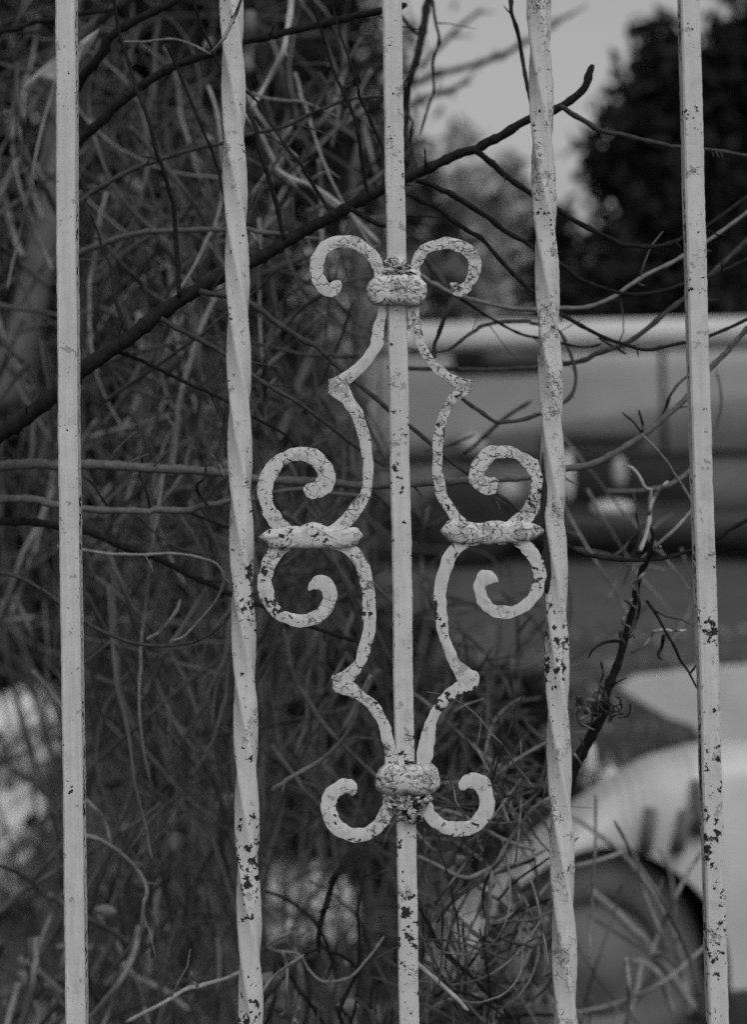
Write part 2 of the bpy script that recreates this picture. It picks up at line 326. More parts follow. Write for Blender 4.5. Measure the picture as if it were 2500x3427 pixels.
UR = [('A', [(1352, 405), (1362, 450), (1380, 484), (1420, 497), (1470, 485), (1525, 430), (1560, 360), (1573, 300), (1565, 230), (1530, 170), (1480, 125), (1400, 98), (1320, 90), (1240, 115), (1150, 150), (1110, 210), (1085, 270), (1076, 330), (1070, 380)],
       [(1362, 394), (1385, 396), (1412, 408), (1440, 405), (1470, 370), (1482, 310), (1475, 250), (1440, 210), (1390, 180), (1320, 172), (1250, 185), (1190, 225), (1155, 290), (1146, 340), (1145, 380)], 60),
      ('A', [(1068, 390), (1060, 480), (1055, 560)], [(1145, 390), (1146, 480), (1146, 560)], 5),
      ('A', [(1055, 570), (1070, 680), (1100, 790), (1140, 880), (1190, 960), (1260, 1040), (1330, 1090), (1380, 1124)], [(1145, 570), (1150, 650), (1165, 740), (1195, 840), (1240, 920), (1310, 990), (1390, 1040), (1505, 1080)], 34),
      ('A', [(1383, 1128), (1382, 1136)], [(1512, 1095), (1508, 1150)], 4),
      ('A', [(1380, 1142), (1340, 1190), (1300, 1260), (1265, 1340), (1245, 1420), (1232, 1500), (1228, 1600)], [(1503, 1158), (1440, 1202), (1390, 1244), (1350, 1320), (1325, 1400), (1310, 1490), (1303, 1600)], 26),
      ('C', [(260, 280), (265, 400), (290, 540), (340, 650), (400, 740), (480, 850), (600, 900), (800, 908), (1000, 904), (1110, 885)], [(355, 300), (370, 430), (405, 560), (460, 650), (540, 740), (620, 808), (690, 824), (800, 812), (890, 806), (940, 810)], 32),
      ('C', [(1195, 810), (1250, 700), (1270, 600), (1280, 480), (1278, 350), (1250, 270), (1200, 220), (1130, 185), (1040, 142), (950, 115), (850, 110), (770, 125), (710, 170), (650, 250), (615, 320), (605, 390), (615, 460), (660, 510), (720, 555), (800, 570), (860, 556)],
       [(955, 806), (1030, 750), (1100, 680), (1150, 600), (1180, 490), (1165, 390), (1120, 310), (1050, 245), (960, 230), (880, 232), (810, 270), (765, 330), (755, 385), (775, 412), (805, 418), (845, 408), (885, 440)], 72)]
LR = [('D', [(1208, 1010), (1206, 985), (1215, 950), (1245, 912), (1300, 893), (1370, 910), (1420, 960), (1450, 1040), (1460, 1120), (1430, 1220), (1370, 1290), (1280, 1335), (1180, 1345), (1080, 1320), (1000, 1260), (950, 1185), (930, 1120), (922, 1060)],
       [(1225, 1024), (1248, 1022), (1280, 1005), (1320, 1020), (1345, 1060), (1352, 1130), (1320, 1190), (1260, 1230), (1190, 1245), (1120, 1225), (1060, 1180), (1022, 1110), (1014, 1060)], 60),
      ('D', [(921, 1040), (920, 940), (920, 850)], [(1014, 1040), (1015, 940), (1015, 850)], 5),
      ('D', [(920, 835), (925, 740), (945, 650), (970, 560), (1020, 460), (1080, 370), (1140, 310), (1192, 270)], [(1015, 835), (1030, 770), (1045, 700), (1050, 600), (1080, 510), (1140, 430), (1220, 370), (1290, 335), (1342, 312)], 34),
      ('D', [(1194, 266), (1194, 260)], [(1350, 300), (1353, 235)], 4),
      ('D', [(1192, 250), (1150, 160), (1110, 70), (1088, 8)], [(1342, 205), (1290, 175), (1230, 130), (1190, 70), (1166, 8)], 16),
      ('C', [(340, 1927), (310, 1800), (295, 1700), (288, 1580), (288, 1440), (300, 1330), (325, 1230), (365, 1120), (430, 1030), (520, 955), (650, 918), (850, 916), (1000, 914), (1100, 935)],
       [(450, 1927), (425, 1830), (408, 1720), (400, 1600), (400, 1480), (410, 1380), (430, 1290), (470, 1200), (530, 1110), (600, 1050), (700, 1022), (850, 1024), (930, 1020), (1000, 1012)], 46),
      ('C', [(1190, 1010), (1250, 1090), (1290, 1180), (1310, 1270), (1312, 1370), (1280, 1490), (1210, 1580), (1130, 1650), (1030, 1700), (930, 1718), (830, 1700), (740, 1650), (680, 1570), (645, 1480), (638, 1400), (660, 1330), (700, 1280), (760, 1255), (820, 1270), (870, 1310), (884, 1345)],
       [(1010, 1014), (1080, 1080), (1150, 1170), (1190, 1260), (1200, 1340), (1180, 1430), (1130, 1510), (1060, 1570), (980, 1595), (900, 1595), (830, 1570), (780, 1520), (762, 1460), (775, 1415), (820, 1392), (850, 1390), (880, 1382)], 72)]
tag(scroll(UL, M['orn'], YS, 11), 'upper left scroll strip with curls at both ends')
tag(scroll(UR, M['orn2'], YS, 12), 'upper right scroll strip with coarse cracked paint')
tag(scroll(LL, M['orn3'], YS, 13), 'lower left scroll strip with curls at both ends')
tag(scroll(LR, M['orn4'], YS, 14), 'lower right scroll strip with black chips on its curl')

def pad(name, key, outline, y_front, depth, mat, dome=.004, seed=0, rough=.0004, steps=((1, 1), (1, .35), (.965, .1), (.88, 0), (.6, -.12))):
    P = resample(catmull(px(key, *(outline + outline[:1])), 4), 73)[:-1]; ctr = P.mean(0); rg = np.random.default_rng(seed); rings = []
    for sc_, dd in steps:
        ring = np.array([at(*(ctr + (p - ctr) * sc_), y_front + (depth * dd if dd > 0 else dome * dd)) for p in P])
        rings.append(ring + rg.normal(0, rough, ring.shape) * (.6 if sc_ == 1 else 1))
    m = MB(); m.loft(rings); return m.build(name, mat, gate)
pad('collar', 'A', [(850, 352), (1000, 345), (1130, 352), (1165, 385), (1196, 420), (1190, 500), (1165, 545), (1140, 566), (1000, 560), (850, 562), (800, 535), (780, 480), (782, 425), (815, 382)], FENCE_Y - .0055, .024, M['orn2'], .012, 21)
pad('collar', 'D', [(700, 836), (860, 842), (1015, 834), (1062, 880), (1080, 945), (1074, 1000), (1020, 1045), (940, 1062), (860, 1050), (780, 1060), (700, 1050), (642, 1018), (630, 960), (650, 885)], FENCE_Y - .0055, .024, M['orn2'], .012, 22)
pad('clasp', 'B', [(180, 955), (275, 885), (400, 878), (540, 868), (620, 828), (690, 821), (770, 835), (830, 868), (960, 880), (1080, 860), (1110, 900), (1145, 943), (1100, 1005), (1080, 1040), (960, 1062), (830, 1056), (690, 1063), (510, 1060), (400, 1070), (280, 1050), (255, 1015)], FENCE_Y - .0034, .012, M['orn3'], .006, 23, .0003)
pad('clasp', 'C', [(334, 905), (385, 842), (420, 800), (540, 812), (690, 832), (790, 810), (890, 804), (960, 822), (1100, 820), (1195, 826), (1298, 882), (1290, 915), (1200, 982), (1100, 1000), (980, 1010), (900, 1016), (820, 1024), (700, 1018), (600, 1020), (440, 1010), (405, 975)], FENCE_Y - .0034, .012, M['orn2'], .006, 24, .0003)
crust_steps = ((1, 1), (1, .3), (.9, .05), (.7, 0), (.4, -.2))
pad('weld', 'A', [(905, 255), (960, 225), (1030, 235), (1062, 280), (1110, 300), (1120, 352), (1000, 360), (880, 356), (895, 300)], FENCE_Y - .0030, .012, M['crust'], .006, 25, .0009, crust_steps)
pad('weld', 'D', [(690, 1050), (860, 1060), (1018, 1046), (1010, 1110), (960, 1150), (965, 1200), (930, 1240), (860, 1250), (800, 1230), (780, 1190), (720, 1150)], FENCE_Y - .0036, .012, M['crust'], .006, 26, .0011, crust_steps)

pad('shadow_pad', 'C', [(1278, 170), (1310, 380), (1330, 560), (1300, 740), (1296, 900), (1322, 1060), (1366, 1250), (1360, 1400), (1325, 1500), (1296, 1380), (1290, 1150), (1286, 950), (1274, 700), (1272, 400)], FENCE_Y + .0005, .008, M['black'], .0, 27, .0002)  # black pad painting in the shadow gap between right scroll and twisted bar
# ---------------------------------------------------------------- branches that can be followed one by one
SEED = [100]
def stem(name, path, r0, r1, y0, y1, mat, parent=None, knots=True, bow=.012, forks=None):
    """path in photo pixels, radii in photo pixels, distance y0 -> y1 metres"""
    SEED[0] += 1; rg = np.random.default_rng(SEED[0])
    P2 = catmull(path, 5); d = np.r_[0, np.cumsum(np.linalg.norm(np.diff(P2, axis=0), axis=1))]; Lp = d[-1]
    n = max(8, int(Lp / 16)); t = np.linspace(0, 1, n); P2 = resample(P2, n)
    nk = max(3, int(Lp / rg.uniform(55, 95))); kx = np.sort(np.r_[0, rg.random(nk), 1]); amp = min(3.6, .22 * max(r0, r1) + 1.6)
    jit = np.stack([np.interp(t, kx, rg.normal(0, amp, nk + 2)) for _ in (0, 1)], 1) * np.minimum(1, np.minimum(t, 1 - t) * Lp / 60)[:, None]
    P2 = P2 + jit
    Yd = y0 + (y1 - y0) * t + bow * np.sin(t * math.pi * (1.5 + rg.random()) + rg.random() * 6) * np.sin(t * math.pi)
    P = np.array([at(p[0], p[1], y) for p, y in zip(P2, Yd)])
    rr = (r0 + (r1 - r0) * t) * Yd / FPX
    if knots:
        bump = np.zeros(n)
        for c in np.cumsum(rg.uniform(40, 110, 60)):
            if c > Lp: break
            bump = np.maximum(bump, np.exp(-((t * Lp - c) / 9) ** 2) * rg.uniform(.15, .45))
        rr = rr * (1 + bump) * (1 + rg.normal(0, .03, n))
    rr[-1] *= .55
    m = MB(); m.tube(P, rr, 8 if max(r0, r1) > 8 else 6)
    if forks is None: forks = int(Lp / 240) if knots else 0          # buds and short spurs
    T2 = np.gradient(P2, axis=0); T2 /= np.maximum(np.linalg.norm(T2, axis=1), 1e-6)[:, None]
    for f in range(forks):
        i = rg.integers(2, n - 1); s_ = rg.choice((-1, 1)); a = s_ * rg.uniform(.5, 1.1); c_, q = math.cos(a), math.sin(a); dv = np.array((T2[i, 0] * c_ - T2[i, 1] * q, T2[i, 0] * q + T2[i, 1] * c_))
        L = rg.uniform(9, 26) + r0 if rg.random() < .6 else rg.uniform(40, 190); pts = [P2[i]]
        for k in range(3): dv = dv + rg.normal(0, .16, 2); pts.append(pts[-1] + dv / np.linalg.norm(dv) * L / 3)
        y_ = Yd[i] + np.linspace(0, rg.normal(0, .012), 4); Q = np.array([at(p[0], p[1], yy) for p, yy in zip(pts, y_)]); rb = max(1.3, min(.42 * r0, 4.0)) * Yd[i] / FPX
        m.tube(Q, (rb, rb * .8, rb * .75, rb * .35), 5)
    return m.build(name, M[mat], parent)
def branch(label, name, main, twigs=(), cat='branch', group=None):
    path, r0, r1, y0, y1, mat = main
    root = thing(name, label, cat, at(*path[0], y0), group)
    stem('stem', path, r0, r1, y0, y1, mat, root)
    for tw in twigs: stem('twig', *tw, parent=root)
    return root
YB = 0.985
branch('thickest dark bare branch, rising diagonally behind the scrollwork to a cut stub', 'bare_branch',
       (px('O', (-120, 1040), (-40, 985), (50, 930), (135, 865), (190, 815), (290, 740), (395, 665), (490, 612), (570, 568), (625, 535), (730, 480), (815, 437), (900, 400), (1000, 352), (1060, 325), (1120, 290), (1172, 262), (1238, 235), (1268, 217), (1290, 199), (1300, 183), (1305, 164), (1312, 143)), 29, 12, YB + .03, YB - .01, 'dark'),
       [(px('O', (278, 737), (262, 680), (240, 590), (215, 510), (196, 468)), 7, 3, YB + .02, YB + .07, 'dark'),
        (px('O', (396, 655), (393, 600), (388, 500), (375, 430), (352, 350), (325, 255), (300, 195), (275, 120), (258, 50), (246, -40)), 8, 5, YB + .01, YB + .0, 'dark'),
        (px('Q1', (1258, 1062), (1240, 980), (1215, 890), (1175, 740), (1130, 590), (1090, 500), (1030, 390), (960, 280), (910, 160), (870, 50), (850, -40)), 9, 5, YB, YB - .01, 'dark'),
        (px('Q1', (1470, 960), (1430, 900), (1380, 820), (1310, 710), (1250, 620), (1190, 540), (1130, 450), (1070, 390)), 7, 4, YB, YB + .02, 'dark'),
        (px('Q1', (1650, 872), (1620, 830), (1605, 700), (1580, 560), (1530, 430), (1480, 330), (1430, 170), (1395, 60), (1370, -40)), 7, 5, YB, YB - .01, 'dark'),
        (px('Q1', (1730, 830), (1700, 680), (1640, 540), (1600, 440), (1560, 310), (1510, 170), (1480, 50), (1465, -40)), 6, 4, YB, YB + .01, 'dark'),
        (px('Q2', (236, 755), (232, 710), (227, 655)), 6, 2, YB, YB - .01, 'dark'),
        (px('Q2', (715, 520), (690, 420), (665, 290), (640, 150), (615, 60), (608, -40)), 8, 7, YB, YB + .02, 'dark'),
        (px('Z9', (470, 762), (520, 788), (600, 860), (700, 940), (800, 1010), (870, 1060), (940, 1100), (1040, 1160), (1150, 1210), (1250, 1255), (1330, 1285), (1440, 1295), (1540, 1280), (1640, 1240), (1790, 1160), (2000, 1010), (2230, 880)), 11, 5, YB, YB + .03, 'dark'),
        (px('Z9', (150, 932), (230, 950), (330, 1000), (450, 1075), (560, 1150), (680, 1230), (820, 1310), (940, 1385), (1040, 1470), (1140, 1515), (1260, 1550), (1380, 1560), (1520, 1540), (1640, 1510), (1790, 1455), (2000, 1360), (2230, 1230)), 10, 4, YB, YB + .05, 'dark'),
        (px('O', (770, 460), (800, 475), (855, 503)) + px('Z9', (90, 1025), (150, 1035), (270, 1085), (400, 1175), (520, 1270), (620, 1375), (720, 1470), (810, 1545), (880, 1600), (960, 1670)) + px('Q4', (930, 320), (1030, 370), (1110, 395), (1190, 420), (1290, 415), (1380, 395), (1560, 330), (1750, 240)), 9, 5, YB, YB + .04, 'dark'),
        (px('Z9', (950, 520), (1000, 545), (1060, 580), (1140, 630), (1250, 680), (1380, 715), (1500, 735), (1620, 745), (1790, 765), (2000, 800), (2230, 850)), 9, 5, YB - .01, YB + .02, 'mid'),
        (px('Q3', (500, 425), (620, 475), (720, 520), (830, 570), (910, 605), (1010, 660), (1100, 710), (1250, 790), (1310, 860)), 7, 4, YB + .02, YB + .05, 'dark'),
        (px('Q3', (710, 285), (800, 335), (900, 390), (1000, 450), (1110, 530), (1220, 600), (1340, 670), (1480, 770), (1590, 860), (1700, 940)), 9, 6, YB + .01, YB + .03, 'mid'),
        (px('Q3', (880, 165), (1000, 180), (1090, 215), (1180, 265), (1290, 340), (1400, 420), (1490, 500), (1590, 580), (1652, 630)) + px('Q4', (70, 690), (160, 760), (260, 840), (350, 920), (420, 970), (545, 1065), (640, 1135), (700, 1190)), 11, 6, YB + .01, YB + .03, 'mid')])
branch('dark bare branch arching up to the top edge left of the middle bar', 'bare_branch',
       (px('Q1', (322, 1100), (316, 850), (330, 660), (370, 600), (480, 500), (600, 400), (740, 310), (850, 260), (960, 215), (1070, 185), (1250, 140), (1400, 110), (1560, 70), (1652, 55), (1800, 20)), 17, 12, 1.06, 1.04, 'dark'),
       [(px('Q1', (930, 235), (985, 180), (1030, 90), (1050, 40), (1075, -30)), 6, 5, .885, .88, 'pale'), (px('Q1', (540, 185), (640, 185), (760, 172), (850, 200), (930, 240)), 4, 4, 1.03, 1.0, 'pale')])
branch('steep dark branch in the top left corner beside the leftmost bar', 'bare_branch',
       (px('Q1', (318, 900), (308, 620), (320, 440), (350, 370), (420, 270), (490, 170), (570, 110), (660, 60), (800, -10)), 20, 13, 1.10, 1.06, 'dark'),
       [(px('Q1', (305, 500), (302, 300), (340, 180), (420, 100), (490, 50), (600, -20)), 22, 16, 1.16, 1.14, 'mid'), (px('Q1', (-20, 140), (75, 125), (150, 105), (240, 98), (360, 62), (500, 40)), 10, 8, 1.12, 1.13, 'dark')])
branch('grey branch rising gently from the leftmost bar to the middle bar', 'bare_branch',
       (px('Q1', (322, 1300), (316, 1050), (330, 920), (365, 880), (440, 830), (560, 760), (690, 710), (850, 660), (1000, 630), (1120, 590), (1230, 560), (1330, 520), (1430, 480), (1540, 440), (1652, 430), (1760, 425)), 10, 5, 1.05, 1.03, 'mid'),
       [(px('Q1', (735, 200), (790, 320), (840, 440), (900, 590), (950, 700), (985, 830), (1000, 900)), 6, 4, 1.02, 1.04, 'dark'), (px('Q1', (1110, 590), (1160, 590), (1260, 640)), 4, 3, 1.1, 1.1, 'mid')])
branch('long pale branch lying almost level above the upper left curl', 'bare_branch',
       (px('Q1', (322, 1500), (318, 1280), (332, 1150), (365, 1110), (450, 1075), (560, 1045), (720, 1025), (900, 1018), (1000, 1018), (1120, 1020), (1230, 1030), (1420, 1060)), 12, 7, 1.10, 1.08, 'greybark'),
       [(px('Q1', (1100, 1015), (1140, 1080), (1165, 1130)), 7, 6, 1.1, 1.1, 'pale')])
branch('thick level branch crossing behind both curls at the gate middle', 'bare_branch',
       (px('Q3', (-60, 945), (95, 935), (280, 925), (480, 930), (700, 950), (1000, 975), (1150, 995), (1400, 1005), (1600, 1020)) + px('Q4', (160, 1015), (420, 1005), (560, 995), (690, 985), (840, 950), (960, 930), (1080, 870), (1200, 790), (1320, 690), (1420, 600), (1500, 500), (1620, 380), (1780, 210)), 17, 8, 1.03, 1.03, 'greybark'),
       [(px('Q4', (1185, 800), (1195, 760), (1175, 690)), 5, 4, 1.03, 1.04, 'dark'), (px('Q4', (1190, 795), (1150, 745), (1100, 700)), 4, 3, 1.03, 1.04, 'dark'),
        (px('Q4', (1230, 770), (1290, 690), (1330, 600), (1400, 530)), 6, 4, 1.03, 1.05, 'mid')])
branch('second level branch just below the thick level branch, left of the gate middle', 'bare_branch',
       (px('Q3', (-60, 1085), (100, 1085), (280, 1110), (450, 1130), (650, 1135), (800, 1130), (900, 1110), (1020, 1095), (1150, 1080)), 13, 9, 1.04, 1.02, 'greybark'),
       [(px('Q3', (665, 1130), (640, 1040), (620, 960), (630, 880)), 5, 3, 1.03, 1.05, 'dark'), (px('Q3', (915, 1110), (880, 1060), (870, 1030), (905, 990), (910, 930)), 5, 4, 1.02, 1.02, 'dark'), (px('Q3', (475, 1125), (440, 1060), (400, 1010), (370, 985)), 4, 3, 1.04, 1.05, 'dark'),
        (px('Q3', (1000, 1000), (960, 920), (930, 880)), 3, 2, 1.02, 1.02, 'pale')])
branch('dark branch sagging down to the right behind the lower left curl', 'bare_branch',
       (px('Q5', (-60, 65), (100, 55), (200, 60), (280, 75), (380, 105), (530, 165), (700, 225), (850, 300), (1020, 385), (1140, 430), (1260, 490), (1400, 535), (1590, 595)), 13, 6, 1.05, 1.08, 'dark'),
       [(px('Q5', (820, 15), (900, 45), (1010, 85), (1100, 130)), 5, 4, 1.06, 1.04, 'dark'), (px('Q5', (600, 30), (700, 110), (800, 180), (960, 210)), 5, 3, 1.1, 1.12, 'mid')])
branch('thin hooked stem curling between leftmost bar and left twisted bar', 'hooked_stem',
       (px('Q5', (250, 170), (385, 185), (500, 200), (640, 205), (750, 200), (870, 215), (960, 250), (990, 300), (980, 360), (940, 430), (880, 500), (810, 570), (750, 590)), 5, 4, 1.0, 1.02, 'pale'), (), 'stem')
branch('thin sagging stem under the hooked stem at left', 'sagging_stem',
       (px('Q5', (-20, 280), (100, 315), (200, 370), (280, 440), (390, 520), (500, 570), (620, 600), (760, 610), (880, 580), (980, 510), (1040, 430)), 6, 5, 1.05, 1.03, 'mid'),
       [(px('Q5', (650, 580), (720, 540), (780, 460), (795, 405)), 6, 5, 1.1, 1.12, 'pale')], 'stem')
branch('dark stem with side shoot at the top, just right of the middle bar', 'bare_branch',
       (px('Q2', (262, -60), (240, 60), (222, 150), (190, 260), (165, 360), (150, 480), (120, 620), (80, 740)), 14, 9, 1.25, 1.22, 'dark'),
       [(px('Q2', (250, -50), (270, 70), (290, 180), (262, 280), (266, 400), (240, 480), (205, 600)), 6, 4, 1.15, 1.18, 'mid'), (px('Q2', (60, 0), (110, 60), (160, 120), (205, 160)), 6, 6, 1.2, 1.25, 'mid'), (px('Q2', (130, 490), (175, 540), (165, 640), (135, 700)), 5, 4, 1.2, 1.2, 'mid')])
branch('long light branch sweeping up rightward past the right twisted bar above the truck roof', 'bare_branch',
       (px('Q4', (120, 60), (200, 100), (330, 160), (450, 200), (600, 235), (720, 245), (830, 240), (950, 230), (1070, 180), (1180, 120), (1280, 60), (1390, 0), (1560, -110), (1760, -260)), 8, 6, 1.06, 1.04, 'pale'),
       [(px('Q4', (330, 165), (450, 240), (540, 300), (640, 350), (740, 375), (850, 400), (960, 408), (1010, 395)), 5, 4, 1.06, 1.07, 'dark'), (px('Q4', (270, 460), (275, 380), (310, 290), (340, 220), (330, 170)), 7, 8, 1.08, 1.06, 'mid'), (px('Q4', (215, 0), (260, 60), (330, 160)), 12, 9, 1.10, 1.06, 'mid')])
branch('grey branch rising across the truck side to the rightmost bar', 'bare_branch',
       (px('Q4', (60, 500), (160, 510), (330, 515), (500, 520), (640, 515), (730, 510), (860, 485), (1000, 450), (1120, 400), (1230, 320), (1320, 240), (1400, 180), (1560, 30), (1760, -160)), 7, 9, 1.12, 1.08, 'mid'),
       [(px('Q4', (360, 515), (385, 470)), 5, 4, 1.12, 1.12, 'mid'), (px('Q4', (495, 520), (510, 480)), 5, 4, 1.12, 1.12, 'mid'), (px('Q4', (1000, 370), (1060, 410), (1120, 445)), 5, 4, 1.08, 1.08, 'dark')])
branch('looping grey stem curling across the truck roof behind right twisted bar', 'looping_stem',
       (px('Q4', (160, 435), (300, 435), (370, 400), (450, 340), (540, 305), (640, 300), (720, 310), (820, 340), (870, 430), (900, 540), (885, 620), (840, 660), (720, 710), (620, 745), (540, 740), (450, 690), (370, 620)), 5, 7, 1.12, 1.03, 'mid'),
       [(px('Q4', (400, 880), (480, 820), (580, 730), (700, 650)), 7, 6, 1.35, 1.3, 'mid'), (px('Q4', (230, 870), (330, 845), (450, 800)), 5, 4, 1.3, 1.3, 'mid')], 'stem')
branch('drooping dark stem sagging between right twisted bar and rightmost bar', 'sagging_stem',
       (px('Q6', (740, 80), (850, 150), (920, 190), (1020, 220), (1120, 232), (1250, 230), (1340, 215), (1420, 185), (1500, 150), (1640, 60), (1780, -60)), 7, 6, 1.0, 1.0, 'dark'),
       [(px('Q6', (1055, 220), (1120, 170), (1180, 100), (1215, 20)), 6, 5, 1.0, 1.02, 'mid'), (px('Q6', (1180, 100), (1170, 40), (1150, -70)), 5, 4, 1.02, 1.03, 'mid')], 'stem')
branch('pale thin stem bent at the rightmost bar below the looping stem', 'bent_stem',
       (px('Q4', (1190, 800), (1270, 890), (1340, 980), (1410, 1095)) + px('Q6', (1420, -10), (1330, 90), (1250, 165), (1180, 230)), 5, 6, 1.0, 1.02, 'pale'), (), 'stem')
branch('bleached forked twig standing up left of rightmost bar', 'forked_twig',
       (px('Q6', (1180, 190), (1205, 110), (1225, 30)) + px('Q4', (1225, 1110), (1232, 1050), (1205, 1030), (1180, 985), (1145, 945), (1105, 935)), 8, 5, 1.02, 1.04, 'bleach'),
       [(px('Q4', (1222, 1150), (1235, 1080), (1265, 1040), (1305, 1005)), 7, 6, 1.02, 1.0, 'bleach')], 'twig')
# vine-wrapped stalk
stalk = branch('dark leaning stalk wrapped in dry tendrils, right of right twisted bar', 'wrapped_stalk',
       (px('Q6', (820, 1320), (880, 1180), (940, 1050), (1000, 930), (1050, 800), (1080, 700), (1110, 590), (1150, 450), (1170, 350), (1200, 260), (1230, 190), (1240, 130), (1228, 85)), 20, 7, 1.07, 1.0, 'dark'),
       [(px('Q6', (1110, 590), (1040, 590), (980, 620), (950, 665)), 6, 3, 1.02, 1.0, 'dark'), (px('Q6', (1130, 560), (1165, 500), (1180, 430), (1165, 340), (1200, 280)), 6, 4, 1.0, 1.0, 'mid'),
        (px('Q6', (1210, 410), (1250, 470), (1285, 530), (1320, 590), (1360, 670), (1400, 735), (1440, 810)), 6, 4, .99, .98, 'dark'), (px('Q6', (1400, 735), (1435, 690)), 4, 3, .98, .98, 'dark'),
        (px('Q6', (1235, 548), (1280, 540), (1330, 545), (1385, 540)), 6, 4, .99, .99, 'bleach'), (px('Q6', (1140, 640), (1200, 610), (1225, 570), (1240, 545)), 5, 4, 1.0, .99, 'pale'),
        (px('Q6', (1285, 560), (1275, 620), (1258, 650), (1275, 670)), 7, 4, .99, .99, 'dark'), (px('Q6', (1255, 190), (1270, 170), (1240, 175)), 6, 4, 1.0, 1.0, 'pale'), (px('Q6', (1200, 290), (1150, 340), (1170, 370)), 6, 4, 1.0, 1.0, 'pale')], 'stalk')
rg = np.random.default_rng(77)
for k in range(18):
    c = np.array(px('Q6', (1010, 895))[0]) + rg.normal(0, 1, 2) * (50, 28); a0 = rg.random() * 6.3; pts = []
    for j in range(5): pts.append(tuple(c + np.array((math.cos(a0 + j * .9), math.sin(a0 + j * .9))) * rg.uniform(12, 42)))
    stem('tendril', pts, 3.2, 1.8, 1.02, 1.04, ('mid', 'mid', 'dark')[k % 3], stalk, False, .008)
for k in range(10):
    y = rg.uniform(300, 1100); x = 1170 - (y - 350) * .40 + rg.normal(0, 12)
    stem('tendril', px('Q6', (x, y), (x + rg.uniform(-25, 25), y + 25), (x + rg.uniform(-40, 40), y + 55), (x + rg.uniform(-40, 40), y + 95)), 5, 3, 1.0, 1.02, ('mid', 'pale')[k % 2], stalk, False, .006)
def crumpled(c, size, yy, mat, parent, rg_):
    m = MB(); a = rg_.random() * 6.3; ax = np.array((math.cos(a), math.sin(a))); bx_ = np.array((-ax[1], ax[0])); G = []
    for i in range(5):
        for j in (-1, -.4, .4, 1):
            u = i / 4 * 2 - 1; w_ = j * (.55 * (1 - u * u) ** .7 + .06); p = np.array(c) + (ax * u + bx_ * w_) * size; G.append(at(p[0], p[1], yy + size / FPX * (.9 * j * j * rg_.uniform(.3, 1) - .5 * u * u + rg_.normal(0, .08))))
    m.add(np.array(G), [(i * 4 + j, i * 4 + j + 1, i * 4 + j + 5, i * 4 + j + 4) for i in range(4) for j in range(3)]); return m.build('leaf', M[mat], parent)
for k in range(12):
    crumpled(np.array(px('Q6', (1010, 895))[0]) + rg.normal(0, 1, 2) * (45, 28), rg.uniform(12, 26), 1.03 + rg.normal(0, .01), ('mid', 'litter', 'dark')[k % 3], stalk, rg)
# bottom: light arching weeds
branch('bleached looping stem beside left twisted bar near the bottom edge', 'looping_stem',
       (px('Q7', (1290, 780), (1230, 810), (1185, 838), (1220, 862), (1320, 880), (1370, 955), (1425, 1003), (1500, 995), (1570, 962), (1640, 885), (1700, 800)), 6, 4, 1.02, 1.05, 'pale'),
       [(px('Q7', (1120, 1090), (1160, 1045), (1230, 970), (1345, 882)), 6, 5, 1.0, 1.01, 'pale'), (px('Q7', (1248, 870), (1272, 960), (1262, 1150)), 6, 5, 1.01, 1.03, 'pale'), (px('Q7', (1345, 882), (1420, 858), (1500, 880), (1560, 925), (1580, 960), (1530, 1050), (1500, 1150)), 4, 5, 1.03, 1.05, 'dark'),
        (px('Q7', (1200, 850), (1220, 960), (1170, 1080)), 6, 5, 1.1, 1.12, 'mid')], 'stem')
branch('pale bent stem near the bottom edge between leftmost bar and left twisted bar', 'bent_stem',
       (px('Q7', (560, 1180), (700, 1110), (770, 1068), (820, 1037), (910, 1010), (1010, 985), (1100, 940)), 6, 6, 1.1, 1.06, 'bleach'),
       [(px('Q7', (872, 1020), (850, 992), (845, 955)), 6, 4, 1.07, 1.06, 'pale')], 'stem')
branch('pale arched stem beside the leftmost bar above the bottom left corner', 'arched_stem',
       (px('Q7', (290, 345), (395, 358), (470, 388), (560, 460), (610, 520), (645, 600), (632, 700), (625, 800)), 7, 6, 1.1, 1.14, 'pale'),
       [(px('Q7', (380, 195), (450, 280), (490, 390)), 6, 5, 1.2, 1.2, 'pale'), (px('Q7', (640, 610), (680, 760), (670, 900)), 6, 5, 1.2, 1.22, 'mid')], 'stem')
branch('broad blurred pale stem bending down at the bottom left', 'drooping_stem',
       (px('Q7', (250, 850), (390, 850), (460, 862), (530, 920), (600, 980), (700, 1040), (840, 1130)), 11, 10, 1.45, 1.4, 'pale'), (), 'stem')
branch('tall arched stem right of the middle bar below the lower right curl', 'arched_stem',
       (px('Q8', (500, 800), (520, 620), (530, 520), (560, 440), (620, 340), (700, 240), (780, 195), (860, 175)), 7, 6, 1.06, 1.02, 'pale'),
       [(px('Q8', (200, 450), (290, 490), (380, 530), (450, 530), (520, 500), (640, 480), (760, 420)), 7, 5, 1.04, 1.1, 'pale'), (px('Q8', (270, 235), (400, 270), (480, 320), (600, 380), (720, 420)), 7, 6, 1.06, 1.1, 'pale'),
        (px('Q8', (280, 740), (360, 640), (480, 560), (600, 500), (720, 460)), 6, 5, 1.1, 1.1, 'mid'), (px('Q8', (540, 740), (600, 710), (650, 650), (640, 610)), 6, 5, 1.08, 1.08, 'pale'), (px('Q8', (400, 1100), (410, 900), (395, 740)), 6, 5, 1.1, 1.1, 'mid'), (px('Q8', (480, 900), (510, 720), (500, 640)), 7, 6, 1.1, 1.1, 'mid')], 'stem')
branch('straight pale stem slanting to the bottom edge beside the middle bar', 'straight_stem',
       (px('Q8', (120, 850), (205, 930), (300, 1015), (420, 1130)), 7, 7, 1.02, 1.0, 'bleach'), (), 'stem')
